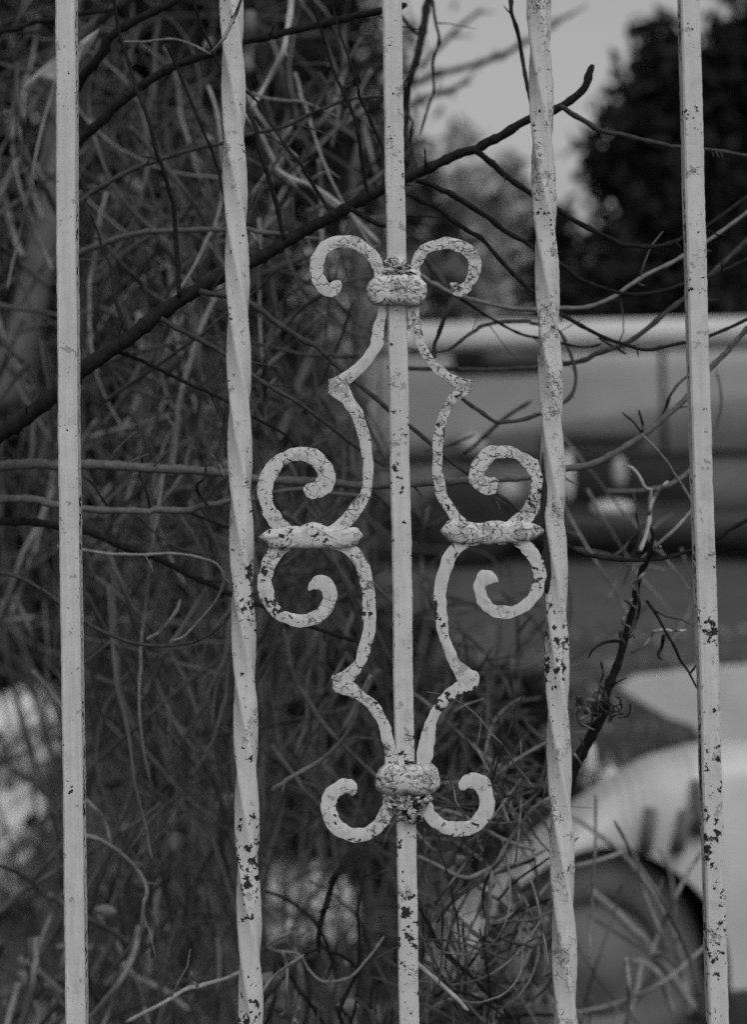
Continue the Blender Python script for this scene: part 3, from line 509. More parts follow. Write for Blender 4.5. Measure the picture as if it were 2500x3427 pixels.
branch('curved stem leaving the lower left bend of the scrollwork down leftward', 'curved_stem',
       (px('Q5', (1640, 740), (1585, 860), (1560, 950), (1500, 1040), (1420, 1110), (1310, 1180), (1200, 1250)), 7, 7, 1.02, 1.08, 'pale'), (), 'stem')
branch('vertical grey stem behind the lower scrollwork left of the middle bar', 'upright_stem',
       (px('E', (1010, 1760), (1020, 1400), (1025, 900), (1000, 560), (1030, 200), (1080, -200), (1060, -700)), 22, 14, 1.6, 1.55, 'mid'), [(px('E', (850, 1650), (800, 1560), (880, 1420), (950, 1200), (940, 800), (1000, 480)), 6, 4, 1.1, 1.12, 'dark')], 'stem')
branch('dark stem hanging before the pale boulder at the bottom', 'hanging_stem',
       (px('E', (790, 500), (740, 580), (700, 730), (660, 880), (625, 1020), (630, 1150)), 11, 7, 1.15, 1.16, 'dark'), [(px('E', (700, 790), (640, 830)), 8, 5, 1.15, 1.15, 'dark')], 'stem')
branch('blurred pale vertical pole behind the upper left curl', 'upright_stem',
       (px('Q1', (1590, 640), (1560, 800), (1562, 1000), (1570, 1189), (1590, 1500), (1600, 2600)), 15, 20, 1.75, 1.8, 'brush2'), (), 'stem')
branch('wavy bleached branch right of the left twisted bar near the top', 'wavy_branch',
       (px('Q1', (1290, -30), (1275, 80), (1260, 200), (1220, 290), (1160, 400), (1110, 480)), 11, 7, 1.2, 1.18, 'bleach'), [(px('Q1', (1110, 410), (1200, 440), (1330, 455), (1400, 475), (1500, 520)), 6, 4, 1.16, 1.14, 'pale'), (px('Q1', (1105, 60), (1100, 200), (1090, 330)), 20, 20, 1.7, 1.7, 'brush2')])
branch('bleached zigzag branch descending behind the left twisted bar toward the upper curl', 'wavy_branch',
       (px('Q1', (1080, 500), (1150, 600), (1210, 720), (1280, 790), (1390, 840), (1500, 910), (1600, 1000), (1680, 1080)), 9, 8, 1.22, 1.25, 'bleach'), [(px('Q1', (1280, 790), (1310, 830), (1270, 900), (1240, 930)), 7, 6, 1.24, 1.25, 'pale'), (px('Q1', (1180, 560), (1260, 690), (1400, 850), (1560, 960), (1640, 1040)), 7, 7, 1.28, 1.3, 'pale')])

# pale leaf at the top left
m = MB(); tip = px('Q1', (438, 128), (420, 175), (385, 225), (345, 280), (335, 300), (338, 220), (350, 185), (390, 155)); pts = [at(*p, 1.12 + .004 * (i % 3)) for i, p in enumerate(tip)]
c = np.mean(pts, 0) + (0, -.006, 0); m.add(np.vstack([pts, [c]]), [(i, (i + 1) % len(pts), len(pts)) for i in range(len(pts))])
tag(m.build('dry_leaf', M['bleach']), 'pale pointed dry leaf right of leftmost bar at top', 'leaf')

m = MB(); tip = px('Q1', (250, 250), (200, 290), (140, 340), (90, 400), (130, 410), (190, 380), (240, 350), (270, 300)); pts = [at(*p, 1.45 + .012 * (i % 3)) for i, p in enumerate(tip)]
c = np.mean(pts, 0) + (0, -.012, 0); m.add(np.vstack([pts, [c]]), [(i, (i + 1) % len(pts), len(pts)) for i in range(len(pts))])
tag(m.build('dry_leaf', M['bleach']), 'blurred pale dry leaf left of leftmost bar near the top', 'leaf')
# ---------------------------------------------------------------- brush: masses nobody could count, plus bushes
def grow(rg, base, az, tilt, length, n=12, wig=.10, droop=.25):
    d = np.array((math.cos(az) * math.sin(tilt), math.sin(az) * math.sin(tilt), math.cos(tilt))); p = np.array(base, float); out = [p.copy()]
    for i in range(n):
        d = d + rg.normal(0, wig, 3) + np.array((0, 0, -droop * (i / n) * .5)); d /= np.linalg.norm(d)
        p = p + d * length / n; out.append(p.copy())
    return np.array(out)
GAPS = [(575, 1925, 890, 2095), (-80, 1540, 112, 1985), (1250, 1480, 1700, 1700), (1240, 1760, 1700, 2400), (1090, 1900, 1250, 1990), (990, 1980, 1120, 2050)]     # sight lines to the boulders and the car
def in_gap(P):
    q = (P - np.array((0, 0, CAM_H))) / P[:, 1:2]; x = (1250 + q[:, 0] * FPX) * .6608; y = (1214 - q[:, 2] * FPX) * .6608; n_ = 0
    for a, b, c, d in GAPS: n_ += int(((x > a) & (x < c) & (y > b) & (y < d)).sum())
    return n_
def thicket(name, label, n, xr, yr, r, mat, seed, length=(1.2, 3.0), z0=(0, .2), edge=None, horizontal=.35, sides=4, twigs=2, cat='brush'):
    rg = np.random.default_rng(seed); m = MB()
    for i in range(n):
        y = rg.uniform(*yr); x = rg.uniform(*xr) * y
        if rg.random() < horizontal:
            base = (x + rg.normal(0, .3), y, rg.uniform(.5, 3.2) if y > 0 else 1); tilt = rg.uniform(.7, 1.7); L = rg.uniform(.5, 1.4)
        else:
            base = (x, y, rg.uniform(*z0)); tilt = abs(rg.normal(0, .45)); L = rg.uniform(*length)
        az = rg.uniform(0, 6.3)
        P = grow(rg, base, az, tilt, L, 10, .13, .35)
        if P[:, 1].min() < 1.16: continue
        if edge is not None:
            lim = edge(P[:, 2]) * P[:, 1]
            if (P[:, 0] > lim).any():
                k = int(np.argmax(P[:, 0] > lim)); P = P[:k]
                if k < 4: continue
        if rg.random() < .82 and (in_gap(P) > 0): continue
        rr = rg.uniform(*r)
        P = catmull(P, 2); m.tube(P, np.linspace(rr, rr * .45, len(P)), sides)
        for _ in range(rg.integers(0, twigs + 1)):
            k = rg.integers(3, len(P)); Q = grow(rg, P[k - 1], rg.uniform(0, 6.3), rg.uniform(.3, 1.4), rg.uniform(.15, .5), 6, .16, .3)
            if edge is not None and (Q[:, 0] > edge(Q[:, 2]) * Q[:, 1]).any(): continue
            if Q[:, 1].min() > 1.12: m.tube(Q, np.linspace(rr * .6, rr * .3, len(Q)), 3)
    return tag(m.build(name, M[mat]), label, cat, kind='stuff')
left_edge = lambda z: np.where(z > 1.75, .035, np.where(z > 1.3, .02, .06))
thicket('thicket', 'near tangle of thin grey brush stems left of the middle bar', 190, (-.30, .03), (1.5, 2.4), (.0014, .0034), 'brush2', 31, edge=left_edge, horizontal=.7, twigs=3)
thicket('thicket', 'deep tangle of bare brush stems filling the left background', 270, (-.33, .04), (2.4, 4.2), (.002, .0055), 'brush', 32, (1.4, 3.6), edge=left_edge, horizontal=.6, twigs=3)
thicket('thicket', 'pale dead canes standing among the deep left brush', 80, (-.33, .03), (2.3, 4.6), (.003, .007), 'brush2', 33, (1.4, 3.6), edge=left_edge, horizontal=.6)
low_edge = lambda z: np.where(z > .55, -9, .12)
thicket('weeds', 'low tangle of dry weeds at bottom centre', 320, (-.05, .16), (1.35, 2.4), (.0010, .0022), 'brush2', 34, (.7, 1.15), horizontal=0, twigs=4, edge=lambda z: np.where(z > .95, .03, .14))
thicket('weeds', 'dark tangle of weeds in front of the wrecked car', 260, (-.04, .14), (1.8, 3.0), (.0012, .003), 'brush', 35, (.5, 1.05), horizontal=0, twigs=4, edge=lambda z: np.where(z > 1.02, .02, .13))

# grass blades in front of the wrecked car: each one can be followed
def blade(label, path, r0, r1, y0, y1): 
    o = stem('grass_blade', path, r0, r1, y0, y1, 'pale', None, False); return tag(o, label, 'grass blade', 'blurred grass blades before the wrecked car')
blade('longest blurred pale grass blade slanting before the tyre', px('Q8', (960, 600), (1100, 730), (1220, 850), (1320, 970), (1420, 1130)), 14, 16, 1.7, 1.75)
blade('upright blurred grass blade beside rightmost bar at the bottom', px('Q8', (1320, 730), (1360, 900), (1395, 1150)), 12, 14, 1.8, 1.8)
blade('thin pale blade touching the bottom edge under the tyre', px('Q8', (1118, 900), (1130, 1000), (1142, 1140)), 9, 10, 1.3, 1.3)
blade('arched blurred blade right of the thin pale blade', px('Q8', (1140, 910), (1200, 920), (1280, 980), (1330, 1140)), 10, 12, 1.6, 1.6)
blade('short blurred blade crossing the top of the tyre', px('Q8', (900, 490), (1000, 465), (1120, 425)), 8, 7, 1.25, 1.3)
blade('blurred blade hanging along the wrecked car side', px('Q8', (985, 180), (985, 400), (965, 620), (955, 900)), 6, 5, 1.25, 1.25)

# ---------------------------------------------------------------- trees
def leaf_mesh(m, C, size, rg):
    n = len(C); a = rg.normal(0, 1, (n, 3)); a /= np.linalg.norm(a, axis=1)[:, None]; b = rg.normal(0, 1, (n, 3)); b -= a * (a * b).sum(1)[:, None]; b /= np.linalg.norm(b, axis=1)[:, None]
    s = size * rg.uniform(.6, 1.5, (n, 1)); V = np.stack([C - a * s, C + b * s * .45, C + a * s, C - b * s * .45], 1).reshape(-1, 3)
    m.add(V, [(4 * i, 4 * i + 1, 4 * i + 2, 4 * i + 3) for i in range(n)])
def evergreen(label, x, y, h, rad, seed, mat='leafdark', clumps=150, per=150, leaf=.05, bottom=.03, name='evergreen_tree', shape=.8, group='evergreens behind the brush'):
    rg = np.random.default_rng(seed); t = thing(name, label, 'tree', (x, y, 0), group)
    m = MB(); m.tube(np.array([(x, y, -.05), (x + .03, y, h * .4), (x, y + .02, h * .9)]), (.04 * h * .5 + .02, .03 * h * .4 + .01, .008), 8)
    for k in range(14):
        z = h * (.1 + .8 * k / 14); a = k * 2.4; r = rad * (1 - z / h) ** shape
        m.tube(np.array([(x, y, z), (x + r * .5 * math.cos(a), y + r * .5 * math.sin(a), z + .05), (x + r * math.cos(a), y + r * math.sin(a), z - .02)]), (.02, .012, .005), 4)
    m.build('trunk', M['trunk'], t)
    m = MB()
    for k in range(clumps):
        u = rg.random(); z = h * (bottom + (1 - bottom) * (1 - (1 - u) ** .62)); R_ = rad * max(.04, (1 - z / h)) ** shape * rg.uniform(.75, 1.15); a = rg.uniform(0, 6.3); q = rg.random() ** .45
        c = np.array((x + R_ * q * math.cos(a), y + R_ * q * math.sin(a), z)); s = rad * rg.uniform(.12, .26) * (.45 + .55 * (1 - z / h))
        C = c + rg.normal(0, 1, (per, 3)) * s * (1, 1, .75); leaf_mesh(m, C[C[:, 2] > .02], leaf, rg)
    m.build('crown', M[mat], t, False); return t
ev = [('dark evergreen at the far left of the brush', -2.6, 7.6, 6.2, 1.3, .03), ('tall dark evergreen behind the leftmost bar', -1.65, 7.9, 6.6, 1.25, .03), ('dark evergreen behind the left twisted bar', -.95, 7.2, 5.8, .9, .03), ('dark evergreen whose edge meets the sky left of middle bar', -.62, 8.2, 6.2, 1.15, .40),
      ('low dark evergreen bush behind the scrollwork', -.58, 6.1, 2.6, .5, .03), ('broad dark evergreen bush low behind the leftmost bar', -2.2, 7.0, 3.0, .8, .03)]
for i, (lb, x, y, h, r_, bt) in enumerate(ev): evergreen(lb, x, y, h, r_, 50 + i, clumps=200, per=110, leaf=.045, bottom=bt, shape=.45 if h > 4 else .5)
evergreen('mottled darker bush rising behind the truck left of right twisted bar', .62, 15.0, 3.5, 1.0, 67, 'leafmid', clumps=70, per=80, leaf=.10, shape=.5, name='grey_tree', group='grey trees behind the truck')
evergreen('tall dark conifer with pointed top right of the cut stub', 4.25, 20.0, 6.3, 2.1, 61, clumps=125, per=110, leaf=.13, shape=.75, group='conifers behind the truck')
evergreen('dark conifer at the right edge behind the rightmost bar', 5.7, 20.5, 7.6, 2.4, 62, clumps=240, per=120, leaf=.13, shape=.7, group='conifers behind the truck')
evergreen('low dark conifer behind the truck between the right bars', 2.75, 19.0, 3.7, 1.8, 63, clumps=75, per=100, leaf=.12, shape=.55, group='conifers behind the truck')
evergreen('pale grey bushy tree behind the middle bar above the truck', 1.0, 18.0, 4.6, 1.7, 64, 'leafgrey', clumps=85, per=90, leaf=.11, shape=.5, name='grey_tree', group='grey trees behind the truck')
evergreen('smaller pale grey tree rising left of the conifer top', 2.0, 22.0, 4.9, 1.5, 65, 'leafgrey', clumps=70, per=80, leaf=.12, shape=.6, name='grey_tree', group='grey trees behind the truck')
evergreen('distant grey tree just right of the middle bar top', .35, 21.0, 5.4, 1.5, 66, 'leafgrey', clumps=70, per=70, leaf=.12, shape=.6, name='grey_tree', group='grey trees behind the truck')
t = evergreen('low dark bush behind the lower right scroll', .30, 4.1, .86, .30, 68, clumps=150, per=90, leaf=.022, shape=.35, name='low_bush', group='low dark bushes'); t['category'] = 'bush'
t = evergreen('low dark bush behind the collar of the lower scrollwork', .02, 4.4, .95, .34, 69, clumps=150, per=90, leaf=.022, shape=.35, name='low_bush', group='low dark bushes'); t['category'] = 'bush'
# far wood that closes the horizon
rg = np.random.default_rng(70); m = MB()
for k in range(420):
    x = rg.uniform(-32, 32); y = rg.uniform(34, 46); h = rg.uniform(1.2, 4.2); C = np.array((x, y, 0)) + rg.normal(0, 1, (70, 3)) * (1.2, 1.0, .3) + np.stack([np.zeros(70), np.zeros(70), rg.uniform(0, h, 70)], 1); leaf_mesh(m, C, .35, rg)
tag(m.build('far_wood', M['leafgrey'], None, False), 'far low line of grey woodland closing the view', 'woodland', kind='stuff')
# slim trunk at the left edge
t = thing('slim_tree', 'slim smooth grey tree trunk left of the leftmost bar', 'tree', (*at(120, 2200, 2.3)[:2], 0))
m = MB(); tp = [at(*p, 2.3) for p in px('Q1', (320, -60), (290, 200), (262, 450), (225, 760), (190, 1100))] + [at(*p, 2.3) for p in px('Q3', (150, 150), (95, 380), (10, 620), (-110, 900))]; b0 = tp[-1]
tp = np.array(tp + [(b0[0] - .03, 2.3, b0[2] * .5), (b0[0] - .04, 2.3, -.05)])
m.tube(catmull(tp, 4), np.linspace(.016, .034, (len(tp) - 1) * 4 + 1), 10); m.build('trunk', M['trunk'], t)
for q in ([(300, 120), (200, 300), (140, 440), (80, 520), (-20, 600)], [(240, 560), (150, 460), (80, 420), (-20, 380)], [(215, 820), (140, 770), (60, 730), (-40, 690)]):
    stem('limb', px('Q1', *q), 12, 6, 2.3, 2.2, 'brush2', t)
# out-of-focus boughs against the sky
for lb, q, r0 in (('blurred dark bough slanting against the sky, nearest the middle bar', [(-60, 480), (120, 400), (260, 330), (420, 300), (560, 250), (700, 170)], 22), ('blurred thin bough slanting at the top right of middle bar', [(200, 300), (300, 200), (380, 120), (480, 40)], 15), ('blurred bough crossing low behind the cut stub branch', [(60, 500), (220, 440), (330, 400), (430, 360)], 18), ('blurred twig reaching the top edge beside right twisted bar', [(560, 260), (680, 190), (800, 110), (900, 50)], 12)):
    root = thing('blurred_bough', lb, 'branch', at(*px('Q2', q[0])[0], 3.0)); stem('stem', px('Q2', *q), r0 * .6, r0 * .35, 3.0, 3.1, 'dark', root)
    for k in range(5):
        i = k % (len(q) - 1); s0 = np.array(q[i]) * .5 + np.array(q[i + 1]) * .5; e = s0 + np.array((rg.uniform(30, 110), rg.uniform(-90, 10)))
        stem('twig', px('Q2', tuple(s0), tuple((s0 + e) / 2 + rg.normal(0, 8, 2)), tuple(e)), r0 * .35, r0 * .15, 3.05, 3.1, 'dark', root)

# ---------------------------------------------------------------- wrecked car at the lower right: fender shell over its wheel
cy = 3.2; car = thing('wrecked_car', 'rounded white fender of a wrecked car over a dusty tyre, lower right', 'car wreck', (.7, cy + .18, 0))
def cpt(x, y, dy=0): p = at(*TR['O']((x, y)), cy + dy); return p[0], p[2]
prof = np.array([cpt(*p, .10) for p in ((940, 2062), (975, 2040), (1010, 2012), (1080, 1955), (1150, 1895), (1230, 1828), (1330, 1752), (1440, 1690), (1550, 1660), (1650, 1652), (1760, 1660), (1900, 1700), (2000, 1760))])
wx, wz = cpt(1340, 2158); AR = 272 * 1.5133 * cy / FPX
xs = np.unique(np.r_[np.linspace(prof[0, 0], prof[-1, 0], 90), np.linspace(wx - AR, wx + AR, 70)])
ztop = np.interp(xs, prof[:, 0], prof[:, 1]); ztop = np.convolve(np.r_[[ztop[0]] * 4, ztop, [ztop[-1]] * 4], np.ones(9) / 9, 'valid'); zlow = np.full(len(xs), .30); zlow[xs < wx] = np.interp(xs[xs < wx], [xs[0], wx - AR], [ztop[0] - .07, wz])
k = np.abs(xs - wx) < AR; zlow[k] = np.maximum(zlow[k], wz + np.sqrt(np.maximum(0, AR ** 2 - (xs[k] - wx) ** 2)))
zlow = np.minimum(zlow, ztop - .02); m = MB(); rings = []; rg = np.random.default_rng(3)
for x, zt, zl in zip(xs, ztop, zlow):
    ring = []; half = .17
    for j, a in enumerate(np.linspace(0, math.pi, 25)):
        c_, s_ = math.cos(a), math.sin(a); y_ = cy + .17 - half * np.sign(c_) * abs(c_) ** .5 - .012 * math.sin(x * 21) * (s_ < .8); zz = zl + (zt - zl) * abs(s_) ** .8
        if c_ < 0: zz = min(zz, zt - .25 * abs(c_))
        ring.append((x, y_, zz))
    rings.append(np.array(ring))
k = 25; m.add(np.vstack(rings), [(i * k + j, i * k + j + 1, (i + 1) * k + j + 1, (i + 1) * k + j) for i in range(len(rings) - 1) for j in range(k - 1)])
m.build('fender', M['body'], car)
m = MB(); aa = np.linspace(-.35, math.pi + .35, 40); m.add(np.array([(wx + (AR + .004) * math.cos(a), y_, wz + (AR + .004) * math.sin(a)) for y_ in (cy + .03, cy + .30) for a in aa] + [(wx, cy + .30, wz)]), [(i, i + 1, 41 + i, 40 + i) for i in range(39)] + [(40 + i, 41 + i, 80) for i in range(39)]); m.build('wheel_well', M['black'], car)
TRr = AR - .040; ang = np.linspace(0, 2 * np.pi, 49)[:-1]
ringsof = lambda pr: [np.array([(wx + r_ * math.cos(a), cy + .075 + d_, wz + r_ * math.sin(a)) for a in ang]) for r_, d_ in pr]
m = MB(); m.loft(ringsof([(TRr * .55, .02), (TRr * .60, -.002), (TRr * .80, -.010), (TRr * .95, .004), (TRr, .03), (TRr, .12), (TRr * .9, .15), (TRr * .62, .14)]), False); w = m.build('wheel', M['dust'], car)
m = MB(); m.loft(ringsof([(TRr * .57, .03), (TRr * .50, .02), (TRr * .3, .012), (TRr * .22, -.002), (TRr * .05, -.006)])); child(m.build('rim', M['dust']), w)
for q0, q1, wd in (((1440, 1790), (1424, 1880), 11), ((1516, 1790), (1492, 1880), 13), ((1550, 1735), (1543, 1840), 17)):  # dark upright strips on the fender side
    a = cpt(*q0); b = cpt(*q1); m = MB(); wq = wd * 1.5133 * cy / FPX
    m.loft([np.array([(p[0] - wq, cy - .03, p[1]), (p[0] + wq, cy - .03, p[1]), (p[0] + wq, cy + .10, p[1]), (p[0] - wq, cy + .10, p[1])]) for p in (b, a)]); m.build('dark_strip', M['trunk'], car)

# ---------------------------------------------------------------- grey truck on the far side of the yard
ty = 11.6; truck = thing('old_truck', 'pale grey old delivery truck with white roof standing across the yard', 'truck', (2.0, ty + 1.5, 0))
def tpt(x, y): p = at(*TR['O']((x, y)), ty); return p[0], p[2]
x0, zr = tpt(880, 716); x1 = x0 + 4.6; zb = tpt(1100, 1010)[1]; zw = tpt(1100, 775)[1]
def slab(name, pts, y0, y1, mat, parent, bev=.05):     # pts: outline in x,z
    P = resample(catmull(np.array(pts + pts[:1]), 1), 97)[:-1]; c_ = P.mean(0); m = MB()
    m.loft([np.stack([c_[0] + (P[:, 0] - c_[0]) * s, np.full(len(P), y), c_[1] + (P[:, 1] - c_[1]) * s], 1) for y, s in ((y0, .965), (y0 + bev, 1), (y1 - bev, 1), (y1, .965))]); return m.build(name, mat, parent)
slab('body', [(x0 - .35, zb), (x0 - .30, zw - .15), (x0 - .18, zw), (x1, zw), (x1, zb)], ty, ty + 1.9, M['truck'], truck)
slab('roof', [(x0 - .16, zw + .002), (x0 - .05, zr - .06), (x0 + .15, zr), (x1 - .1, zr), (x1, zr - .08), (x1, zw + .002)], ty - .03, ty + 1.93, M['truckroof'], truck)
wa = tpt(1000, 778); wb = tpt(1205, 826); m = MB(); m.box((wa[0], ty - .02, wb[1]), (wb[0], ty + .05, wa[1]), .01); m.build('window', M['glass'], truck)
ga = tpt(1195, 962); gb = tpt(1420, 990); m = MB(); m.box((ga[0], ty - .04, gb[1]), (gb[0], ty + .05, ga[1]), .01); m.build('slot', M['black'], truck)
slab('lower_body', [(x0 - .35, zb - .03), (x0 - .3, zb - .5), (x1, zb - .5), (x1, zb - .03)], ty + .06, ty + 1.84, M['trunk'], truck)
for sx in (1465,):
    sa = tpt(sx, 780); m = MB(); m.box((sa[0] - .02, ty - .012, zb + .02), (sa[0] + .02, ty + .05, zw - .02)); m.build('seam', M['black'], truck)
da = tpt(1235, 1005); db = tpt(1560, 1110); m = MB(); m.box((da[0], ty + .03, db[1]), (db[0], ty + .2, da[1]), .02); m.build('grille', M['black'], truck)
def disc(name, c, rx, rz, y, mat, depth=.06):
    a = np.linspace(0, 2 * np.pi, 25)[:-1]; m = MB(); m.loft([np.stack([c[0] + rx * s * np.cos(a), np.full(24, y - d_), c[1] + rz * s * np.sin(a)], 1) for s, d_ in ((1, -depth), (1, 0), (.85, .03), (.4, .045))]); return m.build(name, mat, truck)
disc('headlight', tpt(1045, 985), .11, .09, ty - .02, M['chrome']); disc('headlight', tpt(1370, 1045), .06, .13, ty - .0, M['chrome'])
disc('post', tpt(1255, 1050), .05, .22, ty - .01, M['stone']); disc('post', tpt(1125, 1085), .10, .10, ty - .01, M['chrome'])
disc('bumper', tpt(1350, 1120), .17, .055, ty - .15, M['truckroof'], .12)
for wxx in (x0 + .55, x0 + 3.4):
    a = np.linspace(0, 2 * np.pi, 33)[:-1]; m = MB(); m.loft([np.stack([wxx + s * np.cos(a), np.full(32, ty + d_), .38 + s * np.sin(a)], 1) for s, d_ in ((.38, .3), (.38, .06), (.30, .0), (.1, .03))]); m.build('wheel', M['black'], truck)

# ---------------------------------------------------------------- pale things lying about the yard
def lump(name, label, cat, key, outline, y, depth, mat, seed, group=None):
    P = resample(catmull(px(key, *(outline + outline[:1])), 4), 49)[:-1]; c_ = P.mean(0); rg = np.random.default_rng(seed); m = MB(); rings = []
    for s, d_ in ((.25, -.5), (.7, -.42), (.93, -.2), (1, .05), (.95, .4), (.7, .8), (.3, 1)):
        r_ = np.array([at(*(c_ + (p - c_) * s), y) for p in P]); r_[:, 1] += d_ * depth; rings.append(r_ + rg.normal(0, .016, r_.shape))
    m.loft(rings); return tag(m.build(name, M[mat]), label, cat, group)
pl = px('O', (1372, 1520), (1400, 1498), (1480, 1488), (1560, 1476), (1700, 1470), (1700, 1650), (1560, 1640), (1530, 1600), (1480, 1585), (1410, 1545))
P = [at(*p, 5.6) for p in pl]; m = MB(); m.loft([np.array([q + np.array((0, d_, 0)) for q in P]) for d_ in (-.02, .02)]); tag(m.build('metal_panel', M['body'], None, False), 'white bent sheet metal panel standing left of the rightmost bar', 'panel')
m = MB(); pp = [at(*p, 4.6) for p in px('O', (1296, 1650), (1304, 1690), (1306, 1790))] ; pp[-1][2] = -.05; m.tube(catmull(np.array(pp), 3), .022, 8); tag(m.build('stake', M['stone']), 'short pale wooden stake in the weeds below the metal panel', 'stake')
lump('boulder', 'pale boulder behind the stems at bottom centre', 'boulder', 'O', [(570, 2000), (600, 1945), (650, 1950), (690, 1915), (740, 1935), (800, 1930), (850, 1960), (895, 1950), (905, 2020), (880, 2090), (800, 2075), (740, 2100), (650, 2085), (590, 2070)], 4.2, .3, 'stone', 81)
lump('boulder', 'tall pale boulder at the left edge below the gate middle', 'boulder', 'O', [(-60, 1560), (60, 1530), (105, 1545), (118, 1620), (110, 1700), (70, 1740), (-60, 1740)], 5.2, .3, 'stone', 82)
lump('boulder', 'pale boulder at the left edge near the bottom', 'boulder', 'O', [(-60, 1770), (60, 1765), (118, 1790), (100, 1840), (70, 1900), (60, 1985), (-60, 1990)], 4.6, .3, 'stone', 83)
lump('boulder', 'small pale boulder right of the right twisted bar above the wrecked car', 'boulder', 'O', [(1325, 1718), (1370, 1710), (1405, 1722), (1400, 1760), (1350, 1775), (1320, 1750)], 4.2, .15, 'stone', 84)
# dead leaves on the ground and in the weeds
rg = np.random.default_rng(90); m = MB(); n = 2600; yy = rg.uniform(2.6, 9, n); C = np.stack([rg.uniform(-.35, .35, n) * yy, yy, rg.uniform(-.02, .05, n)], 1); leaf_mesh(m, C, .035, rg)
tag(m.build('leaf_litter', M['litter'], None, False), 'dead leaves strewn over the ground', 'leaf litter', kind='stuff')

# ---------------------------------------------------------------- brambles and weeds whose stems can be followed: each stem a part
def tangle(name, label, cat, box, n, Y, r, mats, seed, length=(300, 900), aim=None, curl=.0009, group=None, frac=.15):
    rg = np.random.default_rng(seed); x0_, y0_, x1_, y1_ = [v * 1.5133 for v in box]
    root = thing(name, label, cat, (*at((x0_ + x1_) / 2, y1_, sum(Y) / 2)[:2], 0), group); made = 0
    while made < n:
        p = np.array((rg.uniform(x0_, x1_), rg.uniform(y0_, y1_))); a = rg.uniform(0, 6.283) if aim is None else rg.normal(aim, .55) + (math.pi if rg.random() < .5 else 0); L = rg.uniform(*length)
        pts = [tuple(p)]; c_ = rg.normal(0, curl); k = 9
        for i in range(k):
            c_ += rg.normal(0, curl * .5); a += c_ * L / k * .9; p = p + np.array((math.cos(a), math.sin(a))) * L / k; pts.append(tuple(p))
        q = np.array(pts); out = ((q[:, 0] < x0_ - 120) | (q[:, 0] > x1_ + 120) | (q[:, 1] < y0_ - 250)).mean()
        if out > frac: continue
        u = q * .6608
        if rg.random() < .85 and any(((u[:, 0] > a_) & (u[:, 0] < c2) & (u[:, 1] > b_) & (u[:, 1] < d_)).sum() > 1 for a_, b_, c2, d_ in GAPS): continue
        yy = rg.uniform(*Y); rr = rg.uniform(*r); stem('stem', pts, rr, rr * .6, yy, yy + rg.normal(0, .06), mats[rg.integers(len(mats))], root, rg.random() < .5, .03); made += 1
    return root
UP = -math.pi / 2
tangle('bramble', 'bramble canes tangled between leftmost bar and left twisted bar, upper part', 'bramble', (190, 40, 500, 700), 46, (1.25, 1.9), (4, 11), ('mid', 'mid', 'brush2', 'pale'), 201, (400, 1300))
tangle('bramble', 'bramble canes tangled between leftmost bar and left twisted bar, middle part', 'bramble', (190, 650, 510, 1300), 60, (1.2, 1.8), (4, 11), ('mid', 'mid', 'brush2', 'pale'), 202, (400, 1200))
tangle('bramble', 'bramble canes tangled between leftmost bar and left twisted bar, lower part', 'bramble', (190, 1300, 520, 2230), 70, (1.25, 1.9), (4, 12), ('mid', 'brush2', 'mid'), 203, (400, 1200))
tangle('bramble', 'bramble canes between left twisted bar and middle bar, above the curls', 'bramble', (560, 60, 830, 560), 26, (1.2, 1.7), (4, 9), ('mid', 'brush2', 'pale'), 204, (300, 900))
tangle('bramble', 'bramble canes behind the upper left scroll', 'bramble', (560, 560, 840, 1120), 48, (1.15, 1.7), (4, 10), ('mid', 'mid', 'brush2'), 205, (300, 1000))
tangle('bramble', 'bramble canes behind the lower left scroll', 'bramble', (570, 1130, 850, 1900), 48, (1.2, 1.8), (4, 10), ('mid', 'mid', 'brush2'), 206, (300, 1000))
tangle('bramble', 'pale bramble canes left of the leftmost bar', 'bramble', (-40, 60, 130, 1500), 40, (1.3, 2.0), (5, 12), ('brush2', 'mid', 'pale'), 207, (300, 1000))
tangle('bramble', 'dark bramble canes in the bottom left corner', 'bramble', (-40, 1950, 330, 2260), 36, (1.2, 1.6), (6, 13), ('mid', 'pale', 'brush2'), 208, (300, 800), UP)
tangle('weed_clump', 'dry weed clump right of the middle bar below the lower right curl', 'weeds', (930, 1680, 1190, 2000), 60, (1.02, 1.3), (3, 6), ('mid', 'pale', 'mid', 'brush2'), 209, (250, 700), None, .0022)
tangle('weed_clump', 'dry weed clump at the bottom edge right of the middle bar', 'weeds', (930, 1980, 1230, 2280), 80, (1.0, 1.35), (3, 7), ('mid', 'pale', 'brush2', 'dark'), 210, (250, 700), None, .0022)
tangle('weed_clump', 'dry weed clump at the bottom edge left of the middle bar', 'weeds', (570, 2070, 880, 2280), 34, (1.05, 1.5), (4, 9), ('mid', 'pale', 'dark'), 211, (250, 600), UP, .0012)
tangle('weed_clump', 'dry weed stems in the dark gap right of middle bar below gate middle', 'weeds', (930, 1300, 1200, 1720), 36, (1.2, 1.7), (4, 8), ('mid', 'mid', 'brush2'), 212, (300, 700), None, .0015)
tangle('weed_clump', 'thin faint stems before the yard right of right twisted bar', 'weeds', (1240, 1000, 1540, 1480), 10, (1.2, 1.6), (3, 6), ('mid', 'pale'), 213, (300, 700), None, .0015)
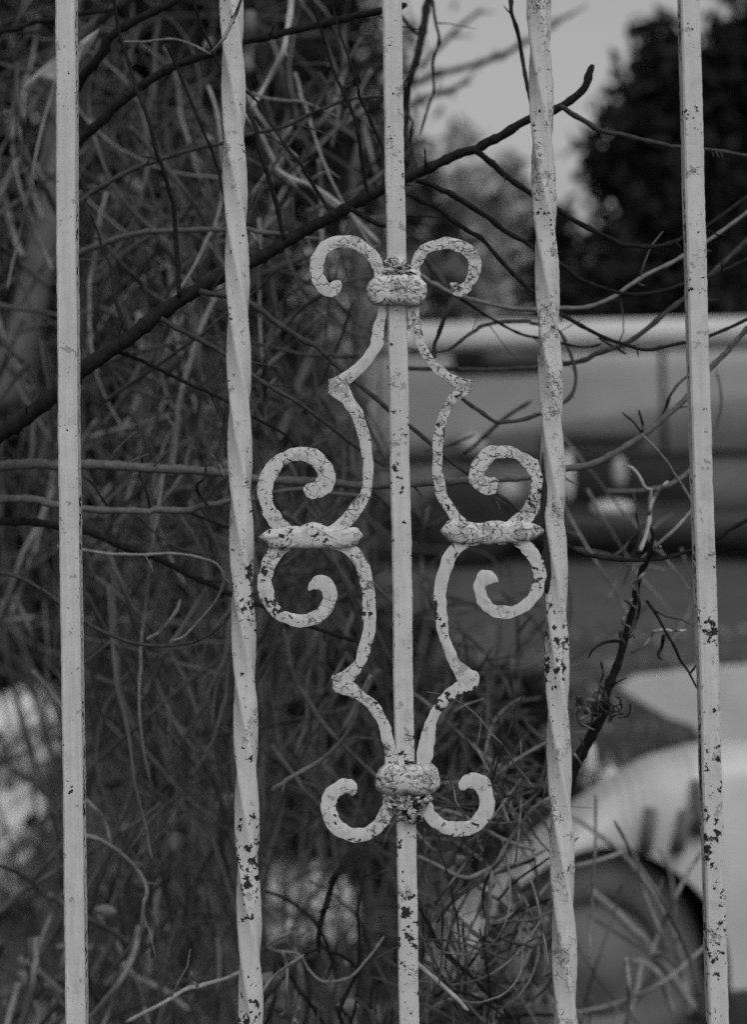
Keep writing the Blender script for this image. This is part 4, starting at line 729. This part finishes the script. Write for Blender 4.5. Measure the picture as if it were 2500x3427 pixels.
tangle('weed_clump', 'blurred weed stems before the wrecked car wheel', 'weeds', (1230, 1950, 1580, 2290), 12, (1.3, 1.8), (5, 10), ('pale', 'brush2'), 214, (300, 700), UP - .4, .0012)

rg = np.random.default_rng(321)
for lab, key, box, n_, Y_ in (('dry weed clump at the bottom edge right of the middle bar', 'Q8', (560, 560, 800, 1080), 34, (1.15, 1.5)), ('dry weed clump right of the middle bar below the lower right curl', 'Q8', (230, 300, 760, 700), 16, (1.1, 1.5)), ('dry weed clump at the bottom edge left of the middle bar', 'Q7', (1150, 800, 1652, 1150), 12, (1.15, 1.5)), ('dark bramble canes in the bottom left corner', 'Q7', (60, 700, 500, 1150), 12, (1.3, 1.7)), ('bramble canes tangled between leftmost bar and left twisted bar, lower part', 'Q7', (400, 100, 1000, 1000), 26, (1.3, 1.8)), ('bramble canes tangled between leftmost bar and left twisted bar, middle part', 'Q3', (400, 300, 1000, 1150), 16, (1.3, 1.7)), ('bramble canes tangled between leftmost bar and left twisted bar, upper part', 'Q1', (400, 100, 1000, 1100), 14, (1.3, 1.7))):
    root = next(o for o in col.objects if o.get('label') == lab)
    for k in range(n_):
        p = px(key, (rg.uniform(box[0], box[2]), rg.uniform(box[1], box[3])))[0]; crumpled(p, rg.uniform(16, 46), rg.uniform(*Y_), ('litter', 'brush2', 'mid', 'mid')[k % 4], root, rg)

# short grass on the yard before the metal panel
rg = np.random.default_rng(404); m = MB()
for k in range(2600):
    y = rg.uniform(4.2, 7.6); x = rg.uniform(.02, .30) * y; h = rg.uniform(.06, .22); a = rg.random() * 6.3; lean = rg.uniform(.1, .6) * h; w_ = rg.uniform(.003, .006)
    b0 = np.array((x, y, -.04)); t1 = b0 + (math.cos(a) * lean * .4, math.sin(a) * lean * .4, h * .6 + .04); t2 = b0 + (math.cos(a) * lean, math.sin(a) * lean, h + .04); sd = np.array((w_, 0, 0))
    m.add(np.array([b0 - sd, b0 + sd, t1 + sd * .7, t1 - sd * .7, t2]), [(0, 1, 2, 3), (3, 2, 4)])
tag(m.build('yard_grass', M['brush2'], None, False), 'short dry grass on the yard before the metal panel', 'grass', kind='stuff')
